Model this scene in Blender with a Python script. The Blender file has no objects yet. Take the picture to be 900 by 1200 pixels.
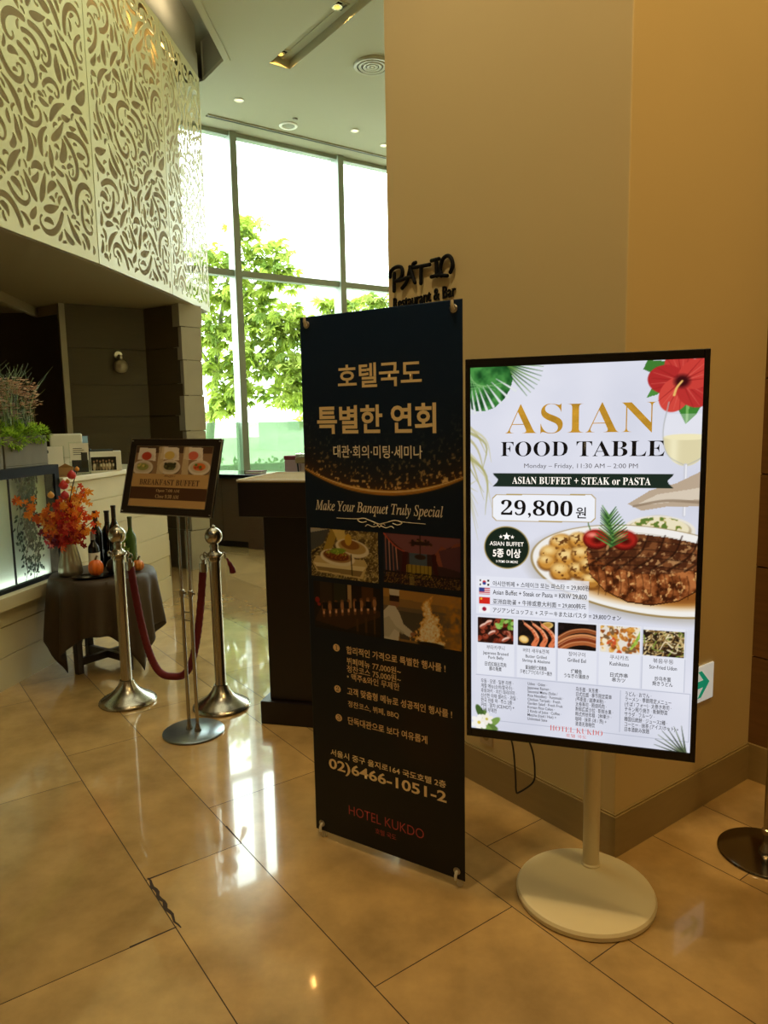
import bpy, bmesh, math, random
import numpy as np
from mathutils import Vector, Matrix
SC = bpy.context.scene
COL = SC.collection
PI = math.pi
random.seed(7)
RNG = np.random.default_rng(11)

# ------------------------------------------------------------------ camera
TH, RO, F, CH = math.radians(7.2447), math.radians(-1.0685), 837.19, 1.5
cd = bpy.data.cameras.new('camera')
cam = bpy.data.objects.new('camera', cd)
COL.objects.link(cam)
fwd = Vector((0, math.cos(TH), -math.sin(TH)))
up0 = Vector((0, math.sin(TH), math.cos(TH)))
rt0 = Vector((1, 0, 0))
rt = rt0 * math.cos(RO) + up0 * math.sin(RO)
up = -rt0 * math.sin(RO) + up0 * math.cos(RO)
cam.matrix_world = Matrix(((rt.x, up.x, -fwd.x, 0), (rt.y, up.y, -fwd.y, 0), (rt.z, up.z, -fwd.z, CH), (0, 0, 0, 1)))
cd.sensor_fit = 'VERTICAL'
cd.sensor_height = 36
cd.lens = F / 1200 * 36
cd.clip_start = 0.05
SC.camera = cam

# ------------------------------------------------------------------ light and exposure
SKY = 10.5
wd = bpy.data.worlds.new('daylight')
SC.world = wd
wd.use_nodes = True
bg = wd.node_tree.nodes['Background']
bg.inputs[0].default_value = (0.93, 0.985, 1.0, 1)
bg.inputs[1].default_value = SKY
SC.view_settings.view_transform = 'Standard'
SC.view_settings.look = 'None'
SC.view_settings.gamma = 1
SC.view_settings.use_curve_mapping = False
SC.view_settings.exposure = 0.0


def area(name, loc, size, power, col, rot=(0, 0, 0), sy=None):
    l = bpy.data.lights.new(name, 'AREA')
    l.energy = power
    l.color = col
    l.size = size
    if sy:
        l.shape = 'RECTANGLE'
        l.size_y = sy
    o = bpy.data.objects.new(name, l)
    o.location = loc
    o.rotation_euler = rot
    COL.objects.link(o)
    return o


def spot(name, loc, target, power, col, ang=70, blend=0.8, rad=0.05):
    l = bpy.data.lights.new(name, 'SPOT')
    l.energy = power
    l.color = col
    l.spot_size = math.radians(ang)
    l.spot_blend = blend
    l.shadow_soft_size = rad
    o = bpy.data.objects.new(name, l)
    o.location = loc
    d = Vector(target) - Vector(loc)
    o.rotation_euler = d.to_track_quat('-Z', 'Y').to_euler()
    COL.objects.link(o)
    return o


WARM = (1.0, 0.72, 0.30)
# unseen area lamps, added overhead to brighten the lobby
area('lobby_fill', (1.9, 0.6, 5.0), 1.2, 34, WARM)
area('entrance_fill', (0.2, -1.2, 5.0), 1.6, 27, (1.0, 0.73, 0.36))
area('middle_fill', (-0.6, 4.6, 5.1), 3.0, 44, (0.97, 1.0, 0.76))  # added greenish fill for the dim left and back of the lobby
spot('floor_downlight', (0.9, 1.2, 5.1), (0.85, 1.35, 0), 90, (1.0, 0.55, 0.14), 66, 1.0, 0.12)
spot('pillar_downlight', (-0.45, 1.6, 5.1), (0.45, 2.7, 1.8), 185, (1.0, 0.80, 0.48), 75, 1.0, 0.1)
spot('wall_fill_spot', (1.75, 1.25, 5.1), (1.25, 2.62, 2.9), 150, (1.0, 0.70, 0.28), 62, 0.9, 0.1)  # added spot without a fitting, brightens the upper right wall face
# daylight guide for the glazed wall
WL0 = Vector((-2.21, 9.5, 0))
WYAW = math.radians(34.36)
WD = Vector((math.cos(WYAW), math.sin(WYAW), 0))
WN = Vector((math.sin(WYAW), -math.cos(WYAW), 0))      # into the room
pc = WL0 + WD * 1.6 + WN * 0.12 + Vector((0, 0, 2.65))
po = area('window_daylight_portal', pc, 6.5, 1, (1, 1, 1), sy=5.1)
po.rotation_euler = WN.to_track_quat('-Z', 'Z').to_euler()
po.data.cycles.is_portal = True

# ------------------------------------------------------------------ helpers


def lin(c):
    if isinstance(c, str):
        c = tuple(int(c[i:i + 2], 16) / 255 for i in (0, 2, 4))
    return tuple(x / 12.92 if x <= 0.04045 else ((x + 0.055) / 1.055) ** 2.4 for x in c[:3])


_M = {}


def mat(name, col, rough=0.5, metal=0.0, var=0.10, scale=12.0, stretch=(1, 1, 1), emit=0.0, coat=0.0, ior=1.5,
        bump=0.0, trans=0.0, spec=0.5, coord='Object'):
    """procedural material: base colour broken up by noise"""
    if name in _M:
        return _M[name]
    m = bpy.data.materials.new(name)
    m.use_nodes = True
    nt = m.node_tree
    b = nt.nodes['Principled BSDF']
    c = lin(col)
    tc = nt.nodes.new('ShaderNodeTexCoord')
    mp = nt.nodes.new('ShaderNodeMapping')
    mp.inputs['Scale'].default_value = stretch
    nt.links.new(tc.outputs[coord], mp.inputs[0])
    nz = nt.nodes.new('ShaderNodeTexNoise')
    nz.inputs['Scale'].default_value = scale
    nz.inputs['Detail'].default_value = 4
    nt.links.new(mp.outputs[0], nz.inputs['Vector'])
    mx = nt.nodes.new('ShaderNodeMix')
    mx.data_type = 'RGBA'
    mx.inputs[6].default_value = (*[x * (1 - var) for x in c], 1)
    mx.inputs[7].default_value = (*[min(1, x * (1 + var)) for x in c], 1)
    nt.links.new(nz.outputs['Fac'], mx.inputs[0])
    nt.links.new(mx.outputs[2], b.inputs['Base Color'])
    b.inputs['Roughness'].default_value = rough
    b.inputs['Metallic'].default_value = metal
    b.inputs['IOR'].default_value = ior
    b.inputs['Specular IOR Level'].default_value = spec
    b.inputs['Coat Weight'].default_value = coat
    b.inputs['Coat Roughness'].default_value = 0.05
    if trans:
        b.inputs['Transmission Weight'].default_value = trans
    if emit:
        nt.links.new(mx.outputs[2], b.inputs['Emission Color'])
        b.inputs['Emission Strength'].default_value = emit
    if bump:
        bp = nt.nodes.new('ShaderNodeBump')
        bp.inputs['Strength'].default_value = bump
        bp.inputs['Distance'].default_value = 0.01
        nt.links.new(nz.outputs['Fac'], bp.inputs['Height'])
        nt.links.new(bp.outputs[0], b.inputs['Normal'])
    _M[name] = m
    return m


def attr_mat(name, rough=0.6, emit=0.0, spec=0.3, noise=0.0, nscale=20, bump=0, coat=0.0, stretch=(1, 1, 1), translucent=0.0):
    m = bpy.data.materials.new(name)
    m.use_nodes = True
    nt = m.node_tree
    b = nt.nodes['Principled BSDF']
    at = nt.nodes.new('ShaderNodeAttribute')
    at.attribute_name = 'Col'
    src = at.outputs['Color']
    if noise:
        tc = nt.nodes.new('ShaderNodeTexCoord')
        mp = nt.nodes.new('ShaderNodeMapping')
        mp.inputs['Scale'].default_value = stretch
        nt.links.new(tc.outputs['Object'], mp.inputs[0])
        nz = nt.nodes.new('ShaderNodeTexNoise')
        nz.inputs['Scale'].default_value = nscale
        nz.inputs['Detail'].default_value = 6
        nz.inputs['Roughness'].default_value = 0.6
        nt.links.new(mp.outputs[0], nz.inputs['Vector'])
        mr = nt.nodes.new('ShaderNodeMapRange')
        mr.inputs['From Min'].default_value = 0.3
        mr.inputs['From Max'].default_value = 0.7
        mr.inputs['To Min'].default_value = 1 - noise
        mr.inputs['To Max'].default_value = 1 + noise
        nt.links.new(nz.outputs['Fac'], mr.inputs['Value'])
        mx = nt.nodes.new('ShaderNodeMix')
        mx.data_type = 'RGBA'
        mx.blend_type = 'MULTIPLY'
        mx.inputs[0].default_value = 1
        nt.links.new(src, mx.inputs[6])
        nt.links.new(mr.outputs[0], mx.inputs[7])
        src = mx.outputs[2]
        if bump:
            bp = nt.nodes.new('ShaderNodeBump')
            bp.inputs['Strength'].default_value = bump
            bp.inputs['Distance'].default_value = 0.004
            nt.links.new(nz.outputs['Fac'], bp.inputs['Height'])
            nt.links.new(bp.outputs[0], b.inputs['Normal'])
    b.inputs['Roughness'].default_value = rough
    b.inputs['Specular IOR Level'].default_value = spec
    b.inputs['Coat Weight'].default_value = coat
    b.inputs['Coat Roughness'].default_value = 0.04
    if emit:
        b.inputs['Base Color'].default_value = (0.004, 0.004, 0.004, 1)
        nt.links.new(src, b.inputs['Emission Color'])
        b.inputs['Emission Strength'].default_value = emit
    else:
        nt.links.new(src, b.inputs['Base Color'])
    if translucent:
        tr = nt.nodes.new('ShaderNodeBsdfTranslucent')
        nt.links.new(src, tr.inputs[0])
        ms = nt.nodes.new('ShaderNodeMixShader')
        ms.inputs[0].default_value = translucent
        nt.links.new(b.outputs[0], ms.inputs[1])
        nt.links.new(tr.outputs[0], ms.inputs[2])
        nt.links.new(ms.outputs[0], nt.nodes['Material Output'].inputs[0])
    return m


def glass_mat(name, tint=(1, 1, 1), refl=0.08, milk=0.0, milkcol=(0.8, 1, 0.85), rough=0.0):
    m = bpy.data.materials.new(name)
    m.use_nodes = True
    nt = m.node_tree
    nt.nodes.clear()
    out = nt.nodes.new('ShaderNodeOutputMaterial')
    tr = nt.nodes.new('ShaderNodeBsdfTransparent')
    tr.inputs[0].default_value = (*tint, 1)
    gl = nt.nodes.new('ShaderNodeBsdfGlossy')
    gl.inputs['Roughness'].default_value = rough
    fr = nt.nodes.new('ShaderNodeFresnel')
    fr.inputs[0].default_value = 1.45
    nz = nt.nodes.new('ShaderNodeTexNoise')
    nz.inputs['Scale'].default_value = 3.0
    body = tr.outputs[0]
    if milk:
        df = nt.nodes.new('ShaderNodeBsdfTranslucent')
        df.inputs[0].default_value = (*milkcol, 1)
        mm = nt.nodes.new('ShaderNodeMixShader')
        ma = nt.nodes.new('ShaderNodeMapRange')
        ma.inputs['To Min'].default_value = milk - 0.22
        ma.inputs['To Max'].default_value = milk + 0.22
        nt.links.new(nz.outputs['Fac'], ma.inputs['Value'])
        nt.links.new(ma.outputs[0], mm.inputs[0])
        nt.links.new(tr.outputs[0], mm.inputs[1])
        nt.links.new(df.outputs[0], mm.inputs[2])
        body = mm.outputs[0]
    ms = nt.nodes.new('ShaderNodeMixShader')
    ge = nt.nodes.new('ShaderNodeNewGeometry')
    mu = nt.nodes.new('ShaderNodeMath')
    mu.operation = 'MULTIPLY_ADD'
    mu.inputs[1].default_value = -1
    mu.inputs[2].default_value = 1
    nt.links.new(ge.outputs['Backfacing'], mu.inputs[0])
    m2 = nt.nodes.new('ShaderNodeMath')
    m2.operation = 'MULTIPLY'
    nt.links.new(mu.outputs[0], m2.inputs[0])
    nt.links.new(fr.outputs[0], m2.inputs[1])
    nt.links.new(m2.outputs[0], ms.inputs[0])
    nt.links.new(body, ms.inputs[1])
    nt.links.new(gl.outputs[0], ms.inputs[2])
    nt.links.new(ms.outputs[0], out.inputs[0])
    return m


class MB:
    """collects shapes for ONE mesh object"""

    def __init__(s):
        s.v, s.f, s.c = [], [], []

    def add(s, vs, fs, col=None):
        n = len(s.v)
        s.v += [tuple(p) for p in vs]
        s.f += [tuple(i + n for i in f) for f in fs]
        s.c += [col] * len(vs)
        return s

    def box(s, x0, x1, y0, y1, z0, z1, M=None, col=None):
        vs = [Vector((x, y, z)) for z in (z0, z1) for y in (y0, y1) for x in (x0, x1)]
        if M:
            vs = [M @ p for p in vs]
        return s.add(vs, [(0, 2, 3, 1), (4, 5, 7, 6), (0, 1, 5, 4), (2, 6, 7, 3), (0, 4, 6, 2), (1, 3, 7, 5)], col)

    def prism(s, poly, z0, z1, col=None):
        n = len(poly)
        a = sum(poly[i][0] * poly[(i + 1) % n][1] - poly[(i + 1) % n][0] * poly[i][1] for i in range(n))
        if a < 0:
            poly = poly[::-1]
        vs = [(p[0], p[1], z0) for p in poly] + [(p[0], p[1], z1) for p in poly]
        fs = [tuple(range(n))[::-1], tuple(range(n, 2 * n))] + [(i, (i + 1) % n, n + (i + 1) % n, n + i) for i in range(n)]
        return s.add(vs, fs, col)

    def strip(s, pts, z0, z1, th, col=None):
        """upright sheet of thickness th along a plan polyline"""
        L = []
        for i, p in enumerate(pts):
            a = Vector(pts[max(0, i - 1)]); b = Vector(pts[min(len(pts) - 1, i + 1)])
            d = (b - a).normalized()
            L.append((p[0] - d[1] * th, p[1] + d[0] * th))
        n = len(pts)
        vs = []
        for q in (pts, L):
            vs += [(p[0], p[1], z0) for p in q] + [(p[0], p[1], z1) for p in q]
        fs = []
        for i in range(n - 1):
            fs += [(i, i + 1, n + i + 1, n + i), (2 * n + i + 1, 2 * n + i, 3 * n + i, 3 * n + i + 1),
                   (n + i, n + i + 1, 3 * n + i + 1, 3 * n + i), (i + 1, i, 2 * n + i, 2 * n + i + 1)]
        fs += [(0, n, 3 * n, 2 * n), (n - 1, 3 * n - 1, 4 * n - 1, 2 * n - 1)]
        return s.add(vs, fs, col)

    def lathe(s, prof, n=32, M=None, col=None, sx=1.0, sy=1.0, rib=None):
        vs, fs = [], []
        for r, z in prof:
            for k in range(n):
                a = 2 * PI * k / n
                rr = r * (rib(a, z) if rib else 1)
                vs.append(Vector((rr * math.cos(a) * sx, rr * math.sin(a) * sy, z)))
        m = len(prof)
        for i in range(m - 1):
            for k in range(n):
                fs.append((i * n + k, i * n + (k + 1) % n, (i + 1) * n + (k + 1) % n, (i + 1) * n + k))
        if prof[0][0] > 1e-4:
            fs.append(tuple(range(n))[::-1])
        if prof[-1][0] > 1e-4:
            fs.append(tuple(range((m - 1) * n, m * n)))
        if M:
            vs = [M @ p for p in vs]
        return s.add(vs, fs, col)

    def tube(s, pts, r, n=10, col=None, cap=True):
        pts = [Vector(p) for p in pts]
        m = len(pts)
        rs = r if isinstance(r, (list, tuple)) else [r] * m
        vs, fs = [], []
        ref = None
        for i, p in enumerate(pts):
            d = (pts[min(m - 1, i + 1)] - pts[max(0, i - 1)]).normalized()
            if ref is None:
                ref = d.orthogonal().normalized()
            ref = (ref - d * ref.dot(d))
            ref = ref.normalized() if ref.length > 1e-6 else d.orthogonal().normalized()
            b = d.cross(ref)
            for k in range(n):
                a = 2 * PI * k / n
                vs.append(p + (ref * math.cos(a) + b * math.sin(a)) * rs[i])
        for i in range(m - 1):
            for k in range(n):
                fs.append((i * n + k, i * n + (k + 1) % n, (i + 1) * n + (k + 1) % n, (i + 1) * n + k))
        if cap:
            fs += [tuple(range(n))[::-1], tuple(range((m - 1) * n, m * n))]
        return s.add(vs, fs, col)

    def ball(s, c, r, n=12, sz=1.0, col=None, sx=1, sy=1):
        prof = [(max(1e-5, r * math.sin(PI * i / n)), -r * sz * math.cos(PI * i / n)) for i in range(n + 1)]
        return s.lathe(prof, max(8, n + 4), Matrix.Translation(c), col, sx, sy)

    def leaf(s, p, d, nrm, L, W, col=None, bend=0.15):
        """a pointed leaf blade of two folded halves"""
        p, d, nrm = Vector(p), Vector(d).normalized(), Vector(nrm)
        sd = d.cross(nrm)
        sd = sd.normalized() if sd.length > 1e-6 else d.orthogonal().normalized()
        nn = sd.cross(d)
        m1 = p + d * L * 0.45 - nn * bend * L * 0.3
        vs = [p, p + d * L * 0.3 + sd * W / 2 + nn * W * .15, p + d * L * 0.65 + sd * W * 0.42 + nn * W * .1 - nn * bend * L * .4, p + d * L - nn * bend * L,
              p + d * L * 0.65 - sd * W * 0.42 + nn * W * .1 - nn * bend * L * .4, p + d * L * 0.3 - sd * W / 2 + nn * W * .15, m1]
        return s.add(vs, [(0, 1, 6), (1, 2, 6), (2, 3, 6), (3, 4, 6), (4, 5, 6), (5, 0, 6)], col)

    def build(s, name, m=None, parent=None, smooth=None, bevel=0.0, seg=2, solid=0.0):
        me = bpy.data.meshes.new(name)
        me.from_pydata(s.v, [], s.f)
        if s.c and s.c[0] is not None:
            a = me.color_attributes.new('Col', 'FLOAT_COLOR', 'POINT')
            a.data.foreach_set('color', np.array([(*c[:3], 1) for c in s.c], dtype=np.float32).ravel())
        me.validate()
        if m:
            me.materials.append(m)
        if smooth is not None:
            me.shade_smooth()
            me.set_sharp_from_angle(angle=math.radians(smooth))
        o = bpy.data.objects.new(name, me)
        COL.objects.link(o)
        if parent:
            o.parent = parent
        if bevel:
            bv = o.modifiers.new('edge', 'BEVEL')
            bv.width = bevel
            bv.segments = seg
            bv.limit_method = 'ANGLE'
        if solid:
            sd = o.modifiers.new('thickness', 'SOLIDIFY')
            sd.thickness = solid
        return o


def tag(o, label, cat, group=None):
    o['label'] = label
    o['category'] = cat
    if group:
        o['group'] = group
    return o


def thing(name, label, cat, loc=(0, 0, 0), rz=0.0, group=None):
    o = bpy.data.objects.new(name, None)
    o.empty_display_size = 0.1
    COL.objects.link(o)
    o.location = loc
    o.rotation_euler = (0, 0, rz)
    return tag(o, label, cat, group)


def struct(o):
    o['kind'] = 'structure'
    return o


def copy_tree(o, parent=None):
    c = o.copy()
    COL.objects.link(c)
    if parent:
        c.parent = parent
    for ch in list(o.children):
        copy_tree(ch, c)
    return c


def bez(pts, n=10):
    """smooth line through points (Catmull-Rom)"""
    P = [Vector(p) for p in pts]
    P = [P[0] * 2 - P[1]] + P + [P[-1] * 2 - P[-2]]
    out = []
    for i in range(1, len(P) - 2):
        a, b, c, d = P[i - 1:i + 3]
        for k in range(n):
            t = k / n
            out.append(0.5 * ((2 * b) + (c - a) * t + (2 * a - 5 * b + 4 * c - d) * t * t + (3 * b - a - 3 * c + d) * t ** 3))
    out.append(P[-2])
    return out


def serif(s):
    o = ''
    for ch in s:
        if 'A' <= ch <= 'Z':
            o += chr(0x1D400 + ord(ch) - 65)
        elif 'a' <= ch <= 'z':
            o += chr(0x1D41A + ord(ch) - 97)
        elif '0' <= ch <= '9':
            o += chr(0x1D7CE + ord(ch) - 48)
        else:
            o += ch
    return o


def serif_it(s):
    o = ''
    for ch in s:
        if 'A' <= ch <= 'Z':
            o += chr(0x1D434 + ord(ch) - 65)
        elif ch == 'h':
            o += '\u210e'
        elif 'a' <= ch <= 'z':
            o += chr(0x1D44E + ord(ch) - 97)
        else:
            o += ch
    return o


def lettering(name, body, u0, u1, v0, v1, m, parent, y=-0.001, bold=0.0, shear=0.0, lines=1.0, align='LEFT', depth=0.0, keep=False):
    """printed words fitted to a box (local x = u, local z = v)"""
    t = bpy.data.curves.new(name, 'FONT')
    t.body = body
    t.size = 1
    t.offset = bold
    t.shear = shear
    t.space_line = lines
    t.align_x = align
    t.resolution_u = 3
    if depth:
        t.extrude = 0.05
    ob = bpy.data.objects.new(name, t)
    COL.objects.link(ob)
    dg = bpy.context.evaluated_depsgraph_get()
    me = bpy.data.meshes.new_from_object(ob.evaluated_get(dg))
    bpy.data.objects.remove(ob)
    bpy.data.curves.remove(t)
    n = len(me.vertices)
    co = np.empty(n * 3, np.float32)
    me.vertices.foreach_get('co', co)
    co = co.reshape(-1, 3)
    mn, mx = co.min(0), co.max(0)
    out = np.empty_like(co)
    out[:, 0] = u0 + (co[:, 0] - mn[0]) / (mx[0] - mn[0]) * (u1 - u0)
    out[:, 2] = v0 + (co[:, 1] - mn[1]) / (mx[1] - mn[1]) * (v1 - v0)
    out[:, 1] = y - (co[:, 2] - mn[2]) / max(1e-6, mx[2] - mn[2]) * depth
    me.vertices.foreach_set('co', out.ravel())
    me.name = name
    me.materials.clear()
    me.materials.append(m)
    o = bpy.data.objects.new(name, me)
    COL.objects.link(o)
    o.parent = parent
    return o


# ------------------------------------------------------------------ printed pictures


def vnoise(h, w, cells, seed, octs=4):
    r = np.random.default_rng(seed)
    out = np.zeros((h, w)); amp = 1.0; tot = 0
    for k in range(octs):
        cy = max(2, int(cells * h / max(h, w)) * 2 ** k + 2); cx = max(2, int(cells * w / max(h, w)) * 2 ** k + 2)
        g = r.random((cy + 1, cx + 1))
        yy = np.linspace(0, cy - 1e-6, h); xx = np.linspace(0, cx - 1e-6, w)
        yi = yy.astype(int); xi = xx.astype(int)
        fy = (yy - yi)[:, None]; fx = (xx - xi)[None]
        fy = fy * fy * (3 - 2 * fy); fx = fx * fx * (3 - 2 * fx)
        a = g[np.ix_(yi, xi)]; b = g[np.ix_(yi, xi + 1)]; c = g[np.ix_(yi + 1, xi)]; d = g[np.ix_(yi + 1, xi + 1)]
        out += amp * ((a * (1 - fx) + b * fx) * (1 - fy) + (c * (1 - fx) + d * fx) * fy)
        tot += amp; amp *= 0.5
    return out / tot


class Art:
    def __init__(s, u0, u1, v0, v1, res, base):
        s.w = int(round((u1 - u0) / res)) + 1; s.h = int(round((v1 - v0) / res)) + 1
        s.u = np.linspace(u0, u1, s.w); s.v = np.linspace(v0, v1, s.h)
        s.U, s.V = np.meshgrid(s.u, s.v)
        s.res = res
        s.img = np.ones((s.h, s.w, 3)) * np.array(s.rgb(base))

    @staticmethod
    def rgb(c):
        return tuple(int(c[i:i + 2], 16) / 255 for i in (0, 2, 4)) if isinstance(c, str) else c

    def noise(s, cells, seed, octs=4):
        return vnoise(s.h, s.w, cells, seed, octs)

    def blend(s, mask, c):
        c = np.array(s.rgb(c)) if not isinstance(c, np.ndarray) else c
        m = np.clip(mask, 0, 1)[..., None]
        s.img = s.img * (1 - m) + c * m

    def ell(s, cu, cv, ru, rv, c, ang=0, soft=None, a=1.0):
        ca, sa = math.cos(ang), math.sin(ang)
        x = (s.U - cu) * ca + (s.V - cv) * sa; y = -(s.U - cu) * sa + (s.V - cv) * ca
        d = (1 - np.sqrt((x / ru) ** 2 + (y / rv) ** 2)) * min(ru, rv)
        k = soft or s.res
        m = np.clip(d / k + 0.5, 0, 1) * a
        if c is not None:
            s.blend(m, c)
        return m

    def poly(s, pts, c, a=1.0):
        ins = np.zeros(s.U.shape, bool)
        n = len(pts)
        for i in range(n):
            x0, y0 = pts[i]; x1, y1 = pts[(i + 1) % n]
            if y0 == y1:
                continue
            cond = (s.V < y0) != (s.V < y1)
            ins ^= cond & (s.U < (x1 - x0) * (s.V - y0) / (y1 - y0) + x0)
        m = ins * a
        if c is not None:
            s.blend(m, c)
        return m

    def rect(s, u0, u1, v0, v1, c, a=1.0):
        m = ((s.U >= u0) & (s.U <= u1) & (s.V >= v0) & (s.V <= v1)) * a
        s.blend(m, c)
        return m

    def stroke(s, pts, w0, w1, c, a=1.0, n=24):
        P = bez([(p[0], p[1], 0) for p in pts], 5) if len(pts) > 2 else [Vector((*p, 0)) for p in pts]
        d = np.full(s.U.shape, 1e9)
        N = len(P) - 1
        for i in range(N):
            p, q = P[i], P[i + 1]
            ex, ey = q[0] - p[0], q[1] - p[1]
            L2 = max(1e-12, ex * ex + ey * ey)
            t = np.clip(((s.U - p[0]) * ex + (s.V - p[1]) * ey) / L2, 0, 1)
            r = (w0 + (w1 - w0) * (i + t) / N) / 2
            d = np.minimum(d, np.hypot(s.U - p[0] - t * ex, s.V - p[1] - t * ey) - r)
        s.blend(np.clip(0.5 - d / s.res, 0, 1) * a, c)

    def build(s, name, m, parent, y):
        me = bpy.data.meshes.new(name)
        h, w = s.h, s.w
        co = np.stack([s.U, np.full_like(s.U, y), s.V], -1).reshape(-1, 3)
        idx = np.arange(h * w).reshape(h, w)
        f = np.stack([idx[:-1, :-1], idx[:-1, 1:], idx[1:, 1:], idx[1:, :-1]], -1).reshape(-1, 4)
        me.vertices.add(h * w)
        me.vertices.foreach_set('co', co.astype(np.float32).ravel())
        me.loops.add(f.size)
        me.loops.foreach_set('vertex_index', f.ravel().astype(np.int32))
        me.polygons.add(len(f))
        me.polygons.foreach_set('loop_start', np.arange(0, f.size, 4, dtype=np.int32))
        me.update(calc_edges=True)
        a = me.color_attributes.new('Col', 'FLOAT_COLOR', 'POINT')
        c = np.clip(s.img, 0, 1)
        c = np.where(c <= 0.04045, c / 12.92, ((c + 0.055) / 1.055) ** 2.4)
        rgba = np.ones((h * w, 4), np.float32)
        rgba[:, :3] = c.reshape(-1, 3)
        a.data.foreach_set('color', rgba.ravel())
        me.materials.append(m)
        o = bpy.data.objects.new(name, me)
        COL.objects.link(o)
        o.parent = parent
        return o


# ================================================================== THE SETTING
GA = math.radians(36.0)
G1 = Vector((math.cos(GA), math.sin(GA), 0))       # floor joints run along G1 and G2
G2 = Vector((math.sin(GA), -math.cos(GA), 0))
ROOM = [(-4.6, -2.6), (5.6, -2.6), (5.6, 14.6), (-4.6, 7.75)]


def wl(s, off=0.0, z=0.0):
    return WL0 + WD * s + WN * off + Vector((0, 0, z))


def in_room(p):
    return -4.6 < p.x < 5.6 and p.y > -2.6 and (p - WL0).dot(WN) > -0.05


# floor: long stone slabs in strips of uneven width
fl = MB()
rows = [0.636, 0.980, 1.503, 1.664, 2.180, 2.510]
starts = {0.116: -1.981, 0.636: -2.262, 0.980: -2.56, 1.503: -1.14, 1.664: -1.708, 2.180: -2.2}
pat = [0.344, 0.523, 0.161, 0.516, 0.330, 0.522]
edges = list(rows)
i = 0
while edges[-1] < 13:
    edges.append(edges[-1] + pat[i % 6]); i += 1
i = 5
while edges[0] > -7:
    edges.insert(0, edges[0] - pat[i % 6]); i -= 1
edges[edges.index(0.636) - 1] = 0.114
LEN = 1.128
g = 0.0016
fr = random.Random(3)
for a, b in zip(edges[:-1], edges[1:]):
    st = next((v for k, v in starts.items() if abs(k - a) < 0.01), fr.uniform(-3, 0))
    c0 = st - LEN * 12
    for k in range(24):
        c, d = c0 + k * LEN, c0 + (k + 1) * LEN
        mid = G1 * (a + b) / 2 + G2 * (c + d) / 2
        if not in_room(mid):
            continue
        q = [G1 * (a + g) + G2 * (d - g), G1 * (b - g) + G2 * (d - g), G1 * (b - g) + G2 * (c + g), G1 * (a + g) + G2 * (c + g)]
        t = fr.uniform(-1, 1)
        base = lin('c09e66') if fr.random() < 0.7 else lin('b4935d')
        col = tuple(x * (1 + 0.055 * t) for x in base)
        fl.add([(p.x, p.y, 0) for p in q], [(0, 1, 2, 3)], col)
m_floor = attr_mat('polished_stone', rough=0.16, spec=0.6, noise=0.24, nscale=4.5, coat=1.0, stretch=(1, 1, 1))
floor = struct(fl.build('floor', m_floor))
gb = MB()
gb.prism([(-5.2, -2.8), (5.8, -2.8), (5.8, 14.8), (-5.2, 7.3)], -0.12, -0.0012)
struct(gb.build('floor_joints', mat('joint_grout', '3a2a18', 0.8)))
# broken joint between two slabs
ck = MB()
cr = random.Random(5)
N = 16
for k in range(N):
    t0, t1 = k / N, (k + 1) / N
    def pt(t, side, kk):
        r = random.Random(kk * 7 + side)
        w = (0.0015 + 0.0075 * math.sin(PI * min(1, t * 0.9 + 0.08)) * r.uniform(0.4, 1.0))
        p = G1 * (0.645 + side * w + 0.004 * math.sin(kk * 1.7)) + G2 * (-2.27 + 0.30 * t)
        return (p.x, p.y, 0.0006)
    ck.add([pt(t0, -1, k), pt(t1, -1, k + 1), pt(t1, 1, k + 1), pt(t0, 1, k)], [(0, 1, 2, 3)])
for (p0, p1, w) in (((0.648, -2.263), (0.78, -2.262), 0.004), ((0.50, -1.982), (0.64, -1.983), 0.004), ((0.981, -2.40), (0.981, -2.26), 0.004)):
    a = G1 * p0[0] + G2 * p0[1]; b = G1 * p1[0] + G2 * p1[1]
    sd = (b - a).normalized().cross(Vector((0, 0, 1))) * w
    ck.add([(a + sd)[:2] + (0.0006,), (b + sd * .3)[:2] + (0.0006,), (b - sd * .3)[:2] + (0.0006,), (a - sd)[:2] + (0.0006,)], [(0, 3, 2, 1)])
struct(ck.build('floor_crack', mat('crack_dirt', '3a2c1e', 0.9, var=0.5, scale=60), floor))

# cream pillar block (right) with its plinth
C0 = Vector((0.769, 2.29, 0))
PT = Vector((-0.6, 0.8, 0)).normalized()
PT = Vector((-0.605, 0.796, 0))
PR = Vector((0.809, 0.588, 0))
CEIL = 5.2


def pl(s, t, o=0.0):
    p = C0 + PT * s + PR * t
    return (p.x, p.y)


m_cream = mat('cream_paint', 'dcc48c', 0.55, var=0.03, scale=2.5)
wr = MB()
wr.prism([pl(0, 0), pl(0, 2.6), pl(1.21, 2.6), pl(1.21, 0)], 0, CEIL)
struct(wr.build('wall_right', m_cream, bevel=0.004))
bb = MB()
bb.prism([pl(-0.012, -0.012), pl(-0.012, 0.885), pl(0.1, 0.885), pl(0.1, 0.1), pl(1.0, 0.1), pl(1.225, 0.1), pl(1.225, -0.012)], 0, 0.147)
bb.prism([pl(-0.006, -0.006), pl(-0.006, 0.885), pl(0.1, 0.885), pl(0.1, 0.1), pl(1.219, 0.1), pl(1.219, -0.006)], 0.147, 0.153)
m_plinth = mat('plinth_stone', 'a08a5a', 0.45, var=0.10, scale=9, stretch=(1, 1, 6))
struct(bb.build('baseboard_right', m_plinth))
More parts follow.
